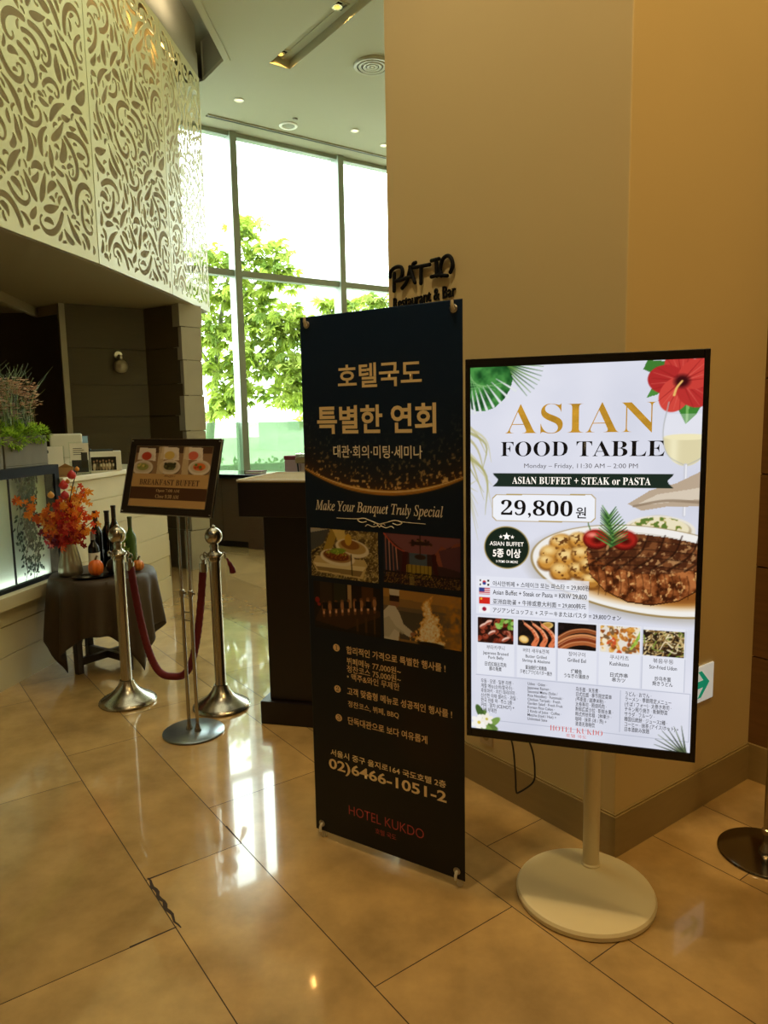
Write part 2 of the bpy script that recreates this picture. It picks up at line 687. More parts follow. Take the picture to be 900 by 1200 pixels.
# wood-panelled wall that turns towards the camera beyond the block
W0 = C0 + PR * 0.892
WDIR = (-PT)
m_wood = mat('warm_wood', '7a5730', 0.5, var=0.28, scale=5, stretch=(1, 1, 14))
ww = MB()
for k in range(14):
    z0, z1 = 0.153 + k * 0.372, 0.153 + (k + 1) * 0.372 - 0.006
    if z0 > CEIL:
        break
    a, b = W0, W0 + WDIR * 6.9
    n = PR * 0.16
    ww.prism([(a.x, a.y), (b.x, b.y), (b.x + n.x, b.y + n.y), (a.x + n.x, a.y + n.y)], z0, min(z1, CEIL))
a, b = W0 + PR * 0.02, W0 + PR * 0.02 + WDIR * 6.9
ww.prism([(a.x, a.y), (b.x, b.y), (b.x + n.x, b.y + n.y), (a.x + n.x, a.y + n.y)], 0.0, CEIL)
struct(ww.build('wall_panelled', m_wood))
b2 = MB()
a, b = W0 - PR * 0.012 - WDIR * 0.0, W0 - PR * 0.012 + WDIR * 6.9
n = PR * 0.1
b2.prism([(a.x, a.y), (b.x, b.y), (b.x + n.x, b.y + n.y), (a.x + n.x, a.y + n.y)], 0, 0.153)
struct(b2.build('baseboard_panelled', m_plinth))

# rear and left walls of the lobby (out of the frame, they close the room)
m_beige = mat('beige_wall', 'a48a62', 0.7, var=0.05, scale=3)
struct(MB().box(-4.8, 5.8, -2.8, -2.6, 0, 5.7).build('wall_rear', m_beige))
struct(MB().box(-4.8, -4.6, -2.8, 7.9, 0, 5.7).build('wall_left', m_beige))
struct(MB().box(5.6, 5.8, -2.8, 14.6, 0, 5.7).build('wall_far_right', m_beige))

# screen line of the bulkhead
sy_ = np.array([4.517, 5.0, 5.53, 6.125, 6.858, 7.98]); sx_ = np.array([-2.295, -2.2, -2.1, -2.016, -1.972, -1.862])
pf = np.polyfit(sy_, sx_, 2)


def scr(y, off=0.0):
    dx = 2 * pf[0] * y + pf[1]
    n = Vector((1, -dx)).normalized()
    return (float(np.polyval(pf, y)) + n.x * off, y + n.y * off)


SY = [4.24, 5.53, 6.858, 7.98]
# ceiling with the void around the bulkhead and the lamp trough
TR1 = Vector((-1.115, 7.929, 0)); TRW = G1 * 0.262; TRL = G2 * 3.2
trough = [TR1, TR1 + TRW, TR1 + TRW + TRL, TR1 + TRL]
outer = [(-1.62, -2.6), (5.6, -2.6), (5.6, 14.75), (-4.6, 7.8), (-2.05, 8.33), (-1.86, 8.29), (-1.54, 7.84), (-1.58, 6.8)]
bm = bmesh.new()
for loop in (outer, [(p.x, p.y) for p in trough]):
    vs = [bm.verts.new((p[0], p[1], CEIL)) for p in loop]
    for i in range(len(vs)):
        bm.edges.new((vs[i], vs[(i + 1) % len(vs)]))
bmesh.ops.triangle_fill(bm, use_beauty=True, edges=bm.edges[:])
for f in bm.faces:
    if f.normal.z > 0:
        f.normal_flip()
me = bpy.data.meshes.new('ceiling')
bm.to_mesh(me); bm.free()
m_ceil = mat('ceiling_paint', 'a3a088', 0.8, var=0.02, scale=2)
me.materials.append(m_ceil)
ce = bpy.data.objects.new('ceiling', me)
COL.objects.link(ce)
struct(ce)
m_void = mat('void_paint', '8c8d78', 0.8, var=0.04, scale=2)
vw = MB()
edge = [(-1.88, 8.275), (-1.86, 8.27), (-1.54, 7.84), (-1.58, 6.8), (-1.62, -2.6)]
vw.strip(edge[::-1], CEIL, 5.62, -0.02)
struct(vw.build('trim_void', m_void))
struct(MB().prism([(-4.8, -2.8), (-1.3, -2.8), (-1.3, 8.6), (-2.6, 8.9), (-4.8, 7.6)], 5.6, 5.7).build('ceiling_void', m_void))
lip = MB()
lip.strip([(-1.87, 8.27), (-1.555, 7.835), (-1.595, 6.8), (-1.635, -2.6)], CEIL - 0.012, CEIL + 0.03, 0.07)
struct(lip.build('trim_lip', m_ceil))
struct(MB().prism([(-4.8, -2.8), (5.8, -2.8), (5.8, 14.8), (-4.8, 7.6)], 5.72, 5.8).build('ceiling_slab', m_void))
# lamp trough
tw = MB()
tp = [(p.x, p.y) for p in trough]
for i in range(4):
    a, b = Vector(tp[i]), Vector(tp[(i + 1) % 4])
    d = (b - a).normalized(); o = Vector((d.y, -d.x)) * 0.012
    tw.prism([tuple(a), tuple(b), tuple(b + o), tuple(a + o)], CEIL, CEIL + 0.09)
tw.prism(tp, CEIL + 0.09, CEIL + 0.11)
q1 = TR1 + TRW * 0.62
tw.prism([tuple((q1 + G1 * .012).to_2d()), tuple((q1 + TRL + G1 * .012).to_2d()), tuple((q1 + TRL - G1 * .012).to_2d()), tuple((q1 - G1 * .012).to_2d())], CEIL + 0.083, CEIL + 0.09)
struct(tw.build('trim_trough', m_ceil))

# soffit below the bulkhead, fascia above the screen, backing behind it
ys = [3.0, 3.6, 4.24, 4.7, 5.1, 5.53, 6.0, 6.4, 6.858, 7.3, 7.7, 7.98]
m_soff = mat('soffit_paint', '8f8468', 0.75, var=0.03, scale=2)
sf = MB()
sf.prism([scr(y, -0.01) for y in ys] + [(-3.1, 8.1), (-4.6, 7.7), (-4.6, 3.0)], 2.70, 2.74)
struct(sf.build('ceiling_soffit', m_soff))
m_fasc = mat('fascia_metal', 'a5a38c', 0.55, var=0.03, scale=3)
fs = MB()
fs.strip([scr(y, 0.012) for y in ys], 5.09, 5.33, 0.03)
fs.strip([scr(y, 0.0) for y in ys], 5.335, 5.6, 0.03)
struct(fs.build('trim_fascia', m_fasc))
m_back = mat('bulkhead_backing', 'b3a27c', 0.7, var=0.04, scale=3)
bk = MB()
bk.strip([scr(y, -0.14) for y in ys if y < 7.71], 2.74, 5.6, 0.05)
struct(bk.build('wall_bulkhead', m_back))
# warm strip lamps behind the top of the screen
for y in (5.35, 6.0, 6.65, 7.1):
    p = scr(y, -0.06)
    lp = bpy.data.lights.new('screen_lamp', 'POINT')
    lp.energy = 1.1
    lp.color = (1, 0.62, 0.2)
    lp.shadow_soft_size = 0.02
    lo = bpy.data.objects.new('screen_lamp', lp)
    lo.location = (p[0], p[1], 4.98)
    COL.objects.link(lo)

cv_ = bpy.data.lights.new('void_fill', 'AREA'); cv_.energy = 42; cv_.color = (1, .78, .58); cv_.shape = 'RECTANGLE'; cv_.size = .08; cv_.size_y = 5  # added fill hidden in the void, brightens the fascia
cvo = bpy.data.objects.new('void_fill', cv_); cvo.location = (-1.66, 4.6, 5.24); cvo.rotation_euler = (0, math.radians(150), 0); COL.objects.link(cvo)
rl = bpy.data.lights.new('red_indicator', 'POINT'); rl.energy = 1.6; rl.color = (1, .12, .06); rl.shadow_soft_size = .03
rlo = bpy.data.objects.new('red_indicator', rl); rlo.location = (-1.78, 5.9, 5.5); COL.objects.link(rlo)
# panelled alcove wall and the stone-ended pier under the bulkhead
m_dwood = mat('brown_panel', '4a4029', 0.55, var=0.12, scale=4, stretch=(1, 1, 8))
A0, A1, A2 = Vector((-3.08, 7.17)), Vector((-2.45, 7.60)), Vector((-1.995, 7.33))
aw = MB()
aw.prism([(-2.60, 7.62), (-2.40, 7.64), (-2.30, 7.80), (-2.60, 7.80)], 0, 2.7)
zs = [0, 0.42, 0.82, 1.22, 1.60, 1.92, 2.28, 2.70]
for (a, b) in ((A0, A1), (A1, A2)):
    d = (b - a).normalized(); nn = Vector((-d.y, d.x))
    for k in range(len(zs) - 1):
        o = 0.006 * (k % 2)
        aw.prism([tuple(a + nn * o), tuple(b + nn * o), tuple(b + nn * .12), tuple(a + nn * .12)], zs[k], zs[k + 1] - 0.006)
    aw.prism([tuple(a + nn * .02), tuple(b + nn * .02), tuple(b + nn * .12), tuple(a + nn * .12)], 0, 2.70)
struct(aw.build('wall_alcove', m_dwood))
m_pier = mat('grey_stone', 'a9a595', 0.7, var=0.10, scale=7)
pr_ = MB()
B = Vector((-1.84, 7.50))
prs = random.Random(2)
pr_.prism([tuple(A2 + Vector((0, .012))), tuple(B + Vector((-.02, .012))), tuple(B + Vector((-.25, .28))), tuple(A2 + Vector((-.25, .28)))], 0, 2.7)
z = 0
while z < 2.7:
    h = prs.uniform(0.26, 0.42)
    o = prs.uniform(-0.012, 0.012)
    d = (B - A2).normalized()
    nn = Vector((-d.y, d.x))
    a = A2 - d * (0.012 + o) - nn * 0.01
    b = B + d * o
    pr_.prism([tuple(a), tuple(b), tuple(b + nn * .35), tuple(a + nn * .35)], z, min(2.7, z + h - 0.008))
    z += h
struct(pr_.build('pillar_stone', m_pier))
tm = MB()
a = A0 - Vector((0.045, 0.03))
tm.prism([tuple(a), tuple(A0), tuple(A0 + Vector((-.05, .07))), tuple(a + Vector((-.05, .07)))], 0, 2.7)
struct(tm.build('trim_alcove', mat('edge_metal', '8f8878', 0.4, 0.6)))
hd = MB()
hd.strip([(-3.22, 5.2), (-3.33, 6.46), (-3.47, 7.45), (-3.12, 7.18)], 2.61, 2.70, 0.04)
struct(hd.build('trim_header', m_soff))
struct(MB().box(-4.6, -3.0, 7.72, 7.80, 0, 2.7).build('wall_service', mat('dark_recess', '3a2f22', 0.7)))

# glazed wall
S0, S1 = -1.35, 8.6
ZB, ZT, ZM = 0.12, CEIL, 3.46
wfm = mat('window_frame_metal', '93a092', 0.45, 0.0, var=0.05)
wroot = bpy.data.objects.new('window_1', None)
COL.objects.link(wroot)
struct(wroot)
wb = MB()
WM = Matrix.Translation(WL0) @ Matrix.Rotation(WYAW, 4, 'Z')      # local x along the wall, +y outside
muls = [0.385 + 1.6 * k for k in range(-1, 6)]
for s in muls:
    wb.box(s - 0.045, s + 0.045, -0.10, 0.10, ZB, ZT, WM)
for z0, z1 in ((ZB - 0.03, ZB + 0.04), (ZM - 0.045, ZM + 0.035), (ZT - 0.05, ZT)):
    wb.box(S0, S1, -0.06, 0.06, z0, z1, WM)
fo = wb.build('window_frame', wfm, wroot)
gl = MB()
gl.box(S0, S1, -0.006, 0.006, ZB, ZT, WM)
gl.build('window_pane', glass_mat('window_glass', (0.93, 0.985, 0.94)), wroot)
gf = MB()
gf.box(S0, S1, 0.010, 0.013, ZB, 1.52, WM)
gf.build('frosted_film', glass_mat('frosted_film', (0.70, 0.83, 0.66), milk=0.5, milkcol=(0.13, 0.17, 0.11)), wroot)
struct(MB().box(S0 - 2, S1, -0.12, 0.14, -0.1, ZB - 0.03, WM).build('wall_sill', m_pier))
struct(MB().box(S0 - 3, S1, -0.12, 0.14, ZT + 0.005, 5.74, WM).build('wall_window_head', m_ceil))
struct(MB().box(S0 - 3, S0, -0.12, 0.14, -0.1, 5.7, WM).build('wall_window_end', m_pier))
# outside: paving and a pale building across the street
struct(MB().box(-40, 40, 0.15, 70, -0.2, -0.1, WM).build('ground', mat('pale_paving', 'b9bbb0', 0.8, scale=2)))
# ================================================================== ILLUMINATED MENU SCREEN ON ITS STAND
TVY = -0.3197
tv = thing('digital_signage', 'lit portrait menu screen on a white pole with a round floor base', 'display', (0.5351, 1.9408, 0), TVY)
m_white = mat('ivory_metal', 'eadaae', 0.35, var=0.02)
m_blackgloss = mat('black_plastic', '0b0b0d', 0.22, var=0.1)
# local frame: x = across the screen, -y = towards the viewer
DX, DY = 0.028, 0.165
st = MB()
st.lathe([(0.205, 0.0), (0.212, 0.004), (0.214, 0.018), (0.209, 0.027), (0.198, 0.031), (0.0, 0.031)], 64, Matrix.Translation((DX, DY, 0)))
st.build('base', m_white, tv, smooth=35)
PXY = (DX + 0.012, DY + 0.125)
sp = MB()
sp.lathe([(0.031, 0.03), (0.031, 0.036), (0.0265, 0.040), (0.0265, 1.25), (0.0, 1.25)], 32, Matrix.Translation((*PXY, 0)))
sp.build('pole', m_white, tv, smooth=35)
br_ = MB()
br_.box(PXY[0] - 0.05, PXY[0] + 0.05, 0.045, PXY[1], 1.02, 1.22)
br_.box(-0.2, 0.2, 0.04, 0.056, 0.98, 1.26)
br_.build('mount', m_white, tv, bevel=0.004)
bz = MB()
# bezel ring plus body behind it
bz.box(-0.3145, 0.3145, 0.0, 0.040, 0.5635, 1.667)
bz.box(-0.24, 0.24, 0.040, 0.062, 0.70, 1.55)
bz.build('housing', m_blackgloss, tv, bevel=0.003)
br = MB()
for (a, b, c, d) in ((-0.3145, -0.3005, 0.5635, 1.667), (0.3005, 0.3145, 0.5635, 1.667), (-0.3005, 0.3005, 1.6435, 1.667), (-0.3005, 0.3005, 0.5635, 0.5885)):
    br.box(a, b, -0.006, 0.0005, c, d)
br.build('bezel', m_blackgloss, tv, bevel=0.0015)
cdm = mat('black_cable', '0a0a0a', 0.4)
cb = MB()
cb.tube(bez([(-0.205, 0.035, 0.60), (-0.185, 0.05, 0.52), (-0.178, 0.06, 0.42), (-0.176, 0.06, 0.375), (-0.168, 0.065, 0.368), (-0.128, 0.075, 0.40), (-0.122, 0.075, 0.44), (-0.128, 0.07, 0.50), (-0.142, 0.05, 0.56), (-0.142, 0.035, 0.60)], 8), 0.0028, 8)
cb.build('cable', cdm, tv, smooth=60)

# the menu picture
A = Art(-0.3005, 0.3005, 0.5885, 1.6435, 0.0020, 'd9dbe8')
n1 = A.noise(5, 1, 5)
A.blend(np.clip((n1 - 0.5) * 2.2, 0, 1) * 0.5, 'c3c6d6')
A.blend(np.clip((0.46 - n1) * 3, 0, 1) * 0.6, 'e9e9f3')
A.blend(np.exp(-((A.U - 0.03) / 0.05) ** 2) * 0.35 * (A.V > 1.3), 'e8e8f2')
# pale palm on the left
for k in range(9):
    t = k / 8
    p0 = (-0.33 + 0.02 * t, 1.50 - 0.10 * t)
    A.stroke([p0, (-0.285 + 0.03 * math.sin(k), 1.46 - 0.12 * t), (-0.255 + 0.015 * math.sin(k * 2), 1.40 - 0.17 * t)], 0.010, 0.001, ('b5ad74', 'c9c49a', 'a4a05c')[k % 3], 0.75)
for k in range(6):
    A.stroke([(-0.33, 1.30 + k * .02), (-0.28, 1.33 - k * .035)], 0.010, 0.001, 'c2bd93', 0.55)
# monstera and palm, top left
for k in range(12):
    a = math.radians(-52 + k * 7)
    A.stroke([(-0.22, 1.66), (-0.22 + 0.06 * math.cos(a), 1.65 + 0.05 * math.sin(a)), (-0.215 + 0.115 * math.cos(a), 1.645 + 0.105 * math.sin(a))], 0.007, 0.001, ('3e6b2c', '5f8a3c', '2f5a26')[k % 3], 0.95)
A.poly([(-0.31, 1.66), (-0.31, 1.535), (-0.285, 1.522), (-0.258, 1.522), (-0.232, 1.532), (-0.205, 1.555), (-0.188, 1.585), (-0.182, 1.61), (-0.19, 1.632), (-0.21, 1.66)], '2c6a2f')
nz = A.noise(40, 3, 3)
lm = A.poly([(-0.31, 1.66), (-0.31, 1.535), (-0.285, 1.522), (-0.258, 1.522), (-0.232, 1.532), (-0.205, 1.555), (-0.188, 1.585), (-0.182, 1.61), (-0.19, 1.632), (-0.21, 1.66)], None)
A.blend(lm * np.clip((nz - 0.5) * 4, 0, 0.7), '57a04d')
A.blend(lm * np.clip((0.5 - nz) * 4, 0, 0.8), '0e3a18')
for k in range(8):
    t = k / 7
    q = (-0.30 + 0.125 * t ** 1.2, 1.517 + 0.06 * t ** 2.2)
    A.stroke([q, (q[0] * 0.45 + (-0.31) * 0.55 + 0.02 * t, q[1] * 0.5 + 1.645 * 0.5)], 0.0075, 0.001, 'dfe4e4')
for k in range(7):
    t = k / 6
    A.stroke([(-0.305, 1.645 - 0.01 * k), (-0.29 + 0.09 * t, 1.54 + 0.06 * t)], 0.002, 0.001, '8cc07a', 0.8)
# hibiscus, top right
for (pts, c) in (([(0.215, 1.64), (0.165, 1.645), (0.155, 1.622), (0.185, 1.606), (0.215, 1.61)], '3f7a30'), ([(0.215, 1.59), (0.178, 1.575), (0.165, 1.548), (0.19, 1.555), (0.215, 1.57)], '4c8a3a'),
                 ([(0.25, 1.545), (0.243, 1.515), (0.262, 1.478), (0.288, 1.505), (0.30, 1.53), (0.28, 1.55)], '3f8232'), ([(0.262, 1.54), (0.262, 1.48), (0.266, 1.48), (0.27, 1.54)], '79b25e')):
    A.poly(pts, c)
hc = (0.25, 1.588)
for k in range(5):
    a = math.radians(90 + 72 * k + 10)
    c = (hc[0] + 0.038 * math.cos(a), hc[1] + 0.038 * math.sin(a))
    A.ell(c[0], c[1], 0.046, 0.037, ('c23a34', 'b02a2a', 'd0463c', 'b8302e', 'c83e36')[k], a)
    for j in range(5):
        b = a + (j - 2) * 0.2
        A.stroke([hc, (hc[0] + 0.075 * math.cos(b), hc[1] + 0.075 * math.sin(b))], 0.003, 0.001, ('8e1a1c', 'e0685a')[j % 2], 0.7)
A.ell(hc[0], hc[1], 0.018, 0.016, '3c0a10', soft=0.012)
A.stroke([hc, (0.238, 1.572), (0.232, 1.553)], 0.005, 0.006, 'e8b868')
# wine glass
gm = A.ell(0.265, 1.455, 0.058, 0.085, None) * (A.V < 1.505)
A.blend(gm * 0.35, 'f2f1f4')
wm = gm * (A.V < 1.445)
A.blend(wm * 0.85, 'dbcf9c')
A.blend(wm * np.exp(-((A.U - 0.235) / 0.012) ** 2) * 0.8, 'f3ecc6')
A.ell(0.265, 1.445, 0.055, 0.008, 'efe6bb')
for s in (-1, 1):
    A.stroke([(0.265 + s * 0.045, 1.535), (0.265 + s * 0.057, 1.46), (0.265 + s * 0.045, 1.40), (0.265, 1.37)], 0.003, 0.002, 'aeb0ae', 0.8)
A.stroke([(0.265, 1.372), (0.265, 1.24)], 0.009, 0.008, 'c9cad2')
A.stroke([(0.2665, 1.372), (0.2665, 1.24)], 0.003, 0.003, 'f6f6fa')
# folded napkin
A.poly([(0.125, 1.268), (0.18, 1.305), (0.245, 1.325), (0.31, 1.36), (0.31, 1.265), (0.22, 1.262), (0.16, 1.25)], 'b9a58e')
A.poly([(0.15, 1.268), (0.20, 1.295), (0.31, 1.315), (0.31, 1.285), (0.2, 1.27)], 'd6c8b4')
A.stroke([(0.14, 1.262), (0.22, 1.278), (0.31, 1.275)], 0.006, 0.008, '8e7a64', 0.8)
# bowl of mashed potato
A.ell(0.205, 1.175, 0.085, 0.065, 'cfc8ba')
A.ell(0.205, 1.198, 0.090, 0.040, 'e8e2d4')
A.ell(0.205, 1.199, 0.080, 0.033, 'b9a98a')
mm = A.ell(0.205, 1.203, 0.074, 0.031, 'e9dfbd')
nb = A.noise(90, 9, 2)
A.blend(mm * (nb > 0.60), 'b9ad6a'); A.blend(mm * (nb > 0.66), '5f7a32')
# plate
A.ell(0.185, 1.075, 0.325, 0.125, 'a9a294', -0.10, soft=0.02, a=0.6)
A.ell(0.180, 1.086, 0.312, 0.122, '9c8455', -0.10)
A.ell(0.180, 1.088, 0.306, 0.118, 'efece6', -0.10)
A.ell(0.175, 1.094, 0.262, 0.095, 'c9c2b4', -0.10)
pm = A.ell(0.175, 1.096, 0.255, 0.091, 'e6e1d6', -0.10)
A.ell(0.19, 1.035, 0.19, 0.045, 'c98f3e', -0.06, soft=0.02, a=0.85)
A.ell(0.20, 1.03, 0.16, 0.03, '8a4c18', -0.06, soft=0.02, a=0.8)
# potatoes
pr = random.Random(4)
for (u, v, r) in ((-0.045, 1.155, .034), (0.0, 1.165, .028), (-0.075, 1.125, .030), (-0.03, 1.115, .034), (0.01, 1.125, .030), (-0.085, 1.10, .026), (-0.045, 1.075, .032), (0.0, 1.08, .026), (0.035, 1.052, .026), (0.028, 1.095, .024)):
    A.ell(u, v - 0.004, r, r * .82, '6b3d12', soft=0.008)
    k = A.ell(u, v, r * .92, r * .76, 'c98d3a', soft=0.01)
    A.ell(u - .006, v + .009, r * .55, r * .36, 'efcf8a', soft=0.014)
    A.blend(k * np.clip((A.noise(120, int(1000 * (u + 1)), 2) - 0.60) * 8, 0, 0.9), '5a3010')
# steak
steak = [(0.02, 1.14), (0.035, 1.165), (0.08, 1.182), (0.15, 1.188), (0.23, 1.180), (0.31, 1.165), (0.31, 1.045), (0.26, 1.012), (0.19, 0.996), (0.13, 1.002), (0.07, 1.03), (0.03, 1.075)]
A.poly([(u, v - 0.004) for u, v in steak], '3a1a08')
sm = A.poly(steak, '7a3f1c')
s1, s2 = A.noise(55, 21, 4), A.noise(110, 22, 3)
A.blend(sm * np.clip((s1 - 0.5) * 5, 0, 1), 'b06a38')
A.blend(sm * np.clip((0.47 - s1) * 7, 0, 1), '3d1a0a')
A.blend(sm * np.clip((s2 - 0.62) * 8, 0, 0.9), 'd8a060')
tm_ = A.poly([(0.02, 1.14), (0.035, 1.165), (0.08, 1.182), (0.15, 1.188), (0.23, 1.180), (0.31, 1.165), (0.31, 1.10), (0.24, 1.082), (0.17, 1.078), (0.10, 1.09), (0.05, 1.11)], '4a2513')
A.blend(tm_ * np.clip((s1 - 0.48) * 6, 0, 1) * .9, '7d4a28')
A.blend(tm_ * np.clip((s2 - 0.60) * 8, 0, 0.8), 'b98a58')
for k in range(9):
    u = 0.02 + k * 0.042
    A.stroke([(u, 1.09 + 0.0 * k), (u + 0.055, 1.135), (u + 0.075, 1.185)], 0.006, 0.004, '1c0b06', 0.55)
for k in range(4):
    A.stroke([(0.03, 1.15 - k * .018), (0.16, 1.168 - k * .022), (0.31, 1.158 - k * .022)], 0.003, 0.003, '1c0b06', 0.5)
A.blend((1 - sm) * A.poly([(0.02, 1.0), (0.31, 1.0), (0.31, 1.03), (0.02, 1.05)], None) * pm * 0.25, '6a3512')
for k in range(14):
    u = 0.05 + k * 0.019
    A.stroke([(u, 1.085 - 0.0006 * k), (u + 0.006, 1.05), (u + 0.004, 1.015)], 0.003, 0.002, '2a1206', 0.5)
# tomatoes and rosemary
for (u, v) in ((0.045, 1.172), (0.118, 1.172)):
    A.ell(u, v - .004, 0.034, 0.027, '4a0e0a'); A.ell(u, v, 0.032, 0.024, 'a8221a', soft=.01); A.ell(u - .01, v + .009, .012, .006, 'ee8a78', soft=.008)
    A.ell(u + .004, v - .006, 0.012, 0.008, '4a0c08', soft=.01)
A.stroke([(0.03, 1.195), (0.024, 1.215), (0.033, 1.225)], 0.003, 0.002, '3f6a2a')
for k in range(26):
    t = k / 25
    b = (0.083 + 0.006 * math.sin(t * 5), 1.15 + 0.085 * t)
    a = math.radians(90 + (62 - 30 * t) * (1 if k % 2 else -1))
    A.stroke([b, (b[0] + 0.05 * (1 - .35 * t) * math.cos(a), b[1] + 0.05 * (1 - .35 * t) * math.sin(a))], 0.0055, 0.002, ('35602c', '5f8f45', '244a20')[k % 3])
# ribbon, price box, badge
A.poly([(-0.238, 1.348), (0.238, 1.348), (0.222, 1.329), (0.238, 1.310), (-0.238, 1.310), (-0.222, 1.329)], '1c2b22')
bx = [(-0.226, 1.287), (0.030, 1.290), (0.041, 1.279), (0.041, 1.228), (0.030, 1.217), (-0.226, 1.215), (-0.237, 1.226), (-0.237, 1.276)]
A.poly([(u * 1.0 + (.0025 if u > 0 else -.0025), v + (.0025 if v > 1.25 else -.0025)) for u, v in bx], 'b39a5c')
A.poly(bx, 'eef0f7')
for a, b in zip(bx, bx[1:] + bx[:1]):
    pass
A.ell(-0.198, 1.137, 0.0645, 0.0615, 'a8935a'); A.ell(-0.198, 1.137, 0.0615, 0.0585, '16241a')
# language table and flags
A.rect(-0.285, 0.03, 0.94, 1.052, 'e6e8f2', 0.8)
for v in (1.020, 0.995, 0.968):
    A.rect(-0.245, 0.0, v - .0008, v + .0008, 'b9bccb')
F0 = -0.262
A.rect(F0 - .016, F0 + .016, 1.022, 1.042, 'f2f2f4'); A.ell(F0, 1.0335, .005, .005, 'c03038'); A.ell(F0, 1.0295, .005, .004, '28408a')
for du in (-.0115, .0115):
    for dv in (-.006, .006):
        A.rect(F0 + du - .0025, F0 + du + .0025, 1.032 + dv - .0022, 1.032 + dv + .0022, '202020')
A.rect(F0 - .016, F0 + .016, 0.9965, 1.0165, 'f0e4e6')
for k in range(4):
    A.rect(F0 - .016, F0 + .016, 0.9965 + k * .0056, 0.9993 + k * .0056, 'c8606a')
A.rect(F0 - .016, F0 + .001, 1.0055, 1.0165, '3a4486')
A.rect(F0 - .016, F0 + .016, 0.970, 0.990, 'd0281e'); A.ell(F0 - .009, .984, .003, .003, 'f0c838')
A.rect(F0 - .016, F0 + .016, 0.944, 0.964, 'f2f2f4'); A.ell(F0, 0.954, 0.0062, 0.0062, '9c1834')
# dish cards
CX = (-0.229, -0.113, -0.0005, 0.113, 0.226)
for i, c in enumerate(CX):
    A.rect(c - .0545, c + .0545, 0.757, 0.934, 'b9bdcc', 0.9)
    A.rect(c - .0535, c + .0535, 0.758, 0.933, 'e3e5ef', 1)


def dish(c, v0, v1, base, seed, cols, n, rr, shape):
    r = random.Random(seed)
    x0, x1 = c - .052, c + .052
    rm = ((A.U > x0) & (A.U < x1) & (A.V > v0) & (A.V < v1)).astype(float)
    keep = A.img.copy()
    A.blend(rm, base)
    for k in range(n):
        u, v = r.uniform(x0, x1), r.uniform(v0, v1)
        col = r.choice(cols)
        if shape == 'blob':
            A.ell(u, v, rr * r.uniform(.6, 1.3), rr * r.uniform(.4, .8), col, r.uniform(0, 3))
            A.ell(u - rr * .25, v + rr * .25, rr * .35, rr * .2, r.choice(cols), r.uniform(0, 3), a=.8)
        else:
            a = r.uniform(0, 6.28); L = rr * 3
            A.stroke([(u, v), (u + L * math.cos(a), v + L * math.sin(a)), (u + L * 1.4 * math.cos(a + .9), v + L * 1.4 * math.sin(a + .9))], rr * .5, rr * .3, col)
    return rm, keep


def clip(rm, keep):
    A.img = np.where(rm[..., None] > 0, A.img, keep)


rm, kp = dish(CX[0], .853, .930, '2a120c', 31, ['6a2416', '8c3a24', '3a140c', 'b06a50', '1c0c0a'], 46, .010, 'blob')
for (u, v) in ((-.265, .905), (-.25, .915), (-.24, .885), (-.20, .868)):
    A.ell(u, v, .012, .005, 'e4b8a4', .5); A.ell(u, v - .004, .011, .003, '9a4a34', .5)
for k in range(14):
    A.ell(-.205 + pr.uniform(-.02, .024), .915 + pr.uniform(-.014, .014), .007, .005, pr.choice(['6f9a38', '4c7a2a', '93b85a']), pr.uniform(0, 3))
clip(rm, kp)
rm, kp = dish(CX[1], .853, .930, '15100e', 32, ['1c1410', '2c2018', '0c0808'], 20, .012, 'blob')
A.ell(-.083, .917, .017, .010, 'd8b468', .2); A.ell(-.083, .918, .012, .006, 'b98a3c', .2)
A.ell(-.148, .872, .014, .011, 'd8aa58', -.3); A.ell(-.148, .873, .010, .007, 'efd08a', -.3)
for k in range(3):
    x = -.145 + k * .024
    A.stroke([(x - .0, .918), (x + .022, .90), (x + .034, .878), (x + .026, .858)], .007, .016, 'd8764a')
    A.stroke([(x + .004, .917), (x + .026, .90), (x + .038, .88)], .002, .003, 'f2b890')
    for j in range(4):
        A.stroke([(x + .016 + j * .005, .900 - j * .011), (x + .026 + j * .003, .905 - j * .011)], .0015, .0015, '9a3a1c')
    A.stroke([(x, .918), (x - .008, .93)], .002, .001, 'e89a70')
clip(rm, kp)
rm, kp = dish(CX[2], .853, .930, '120c0c', 33, ['1c1414', '0a0606'], 12, .012, 'blob')
for k, (v, c) in enumerate(((.908, '8c4a26'), (.892, 'c07a48'), (.884, '7a3218'), (.872, 'a45a30'))):
    A.stroke([(-.055, v - .028), (-.02, v - .006), (.02, v + .002), (.055, v - .004)], .013, .012, c)
    A.stroke([(-.055, v - .025), (-.02, v - .002), (.02, v + .006), (.055, v)], .002, .002, 'e2a070', .8)
clip(rm, kp)
rm, kp = dish(CX[3], .853, .930, 'e3dcd0', 34, ['b8702c', 'd2913c', '8c4a1c', 'c8522a', 'e0b060', '7a5a3a', 'efe2c4'], 64, .0095, 'blob')
for k in range(5):
    A.stroke([(.142 + k * .005, .868 + k * .008), (.158 + k * .003, .885 + k * .011)], .006, .004, ('a6c048', '86a83a')[k % 2])
for k in range(5):
    A.stroke([(.07 + k * .012, .925), (.062 + k * .014, .934)], .002, .002, 'a07840')
clip(rm, kp)
rm, kp = dish(CX[4], .853, .926, '241a12', 35, ['d8c08a', 'b89a60', '8a6a3a', '5a4424', 'e8d8b0', '7a8a3a', '2c1c10'], 90, .0075, 'noodle')
clip(rm, kp)
for i, c in enumerate(CX):
    for su in (-1, 1):
        for vv in (.853, .930):
            A.rect(c + su * .0535 - .003, c + su * .0535 + .003, vv - .003, vv + .003, 'e3e5ef', .6)
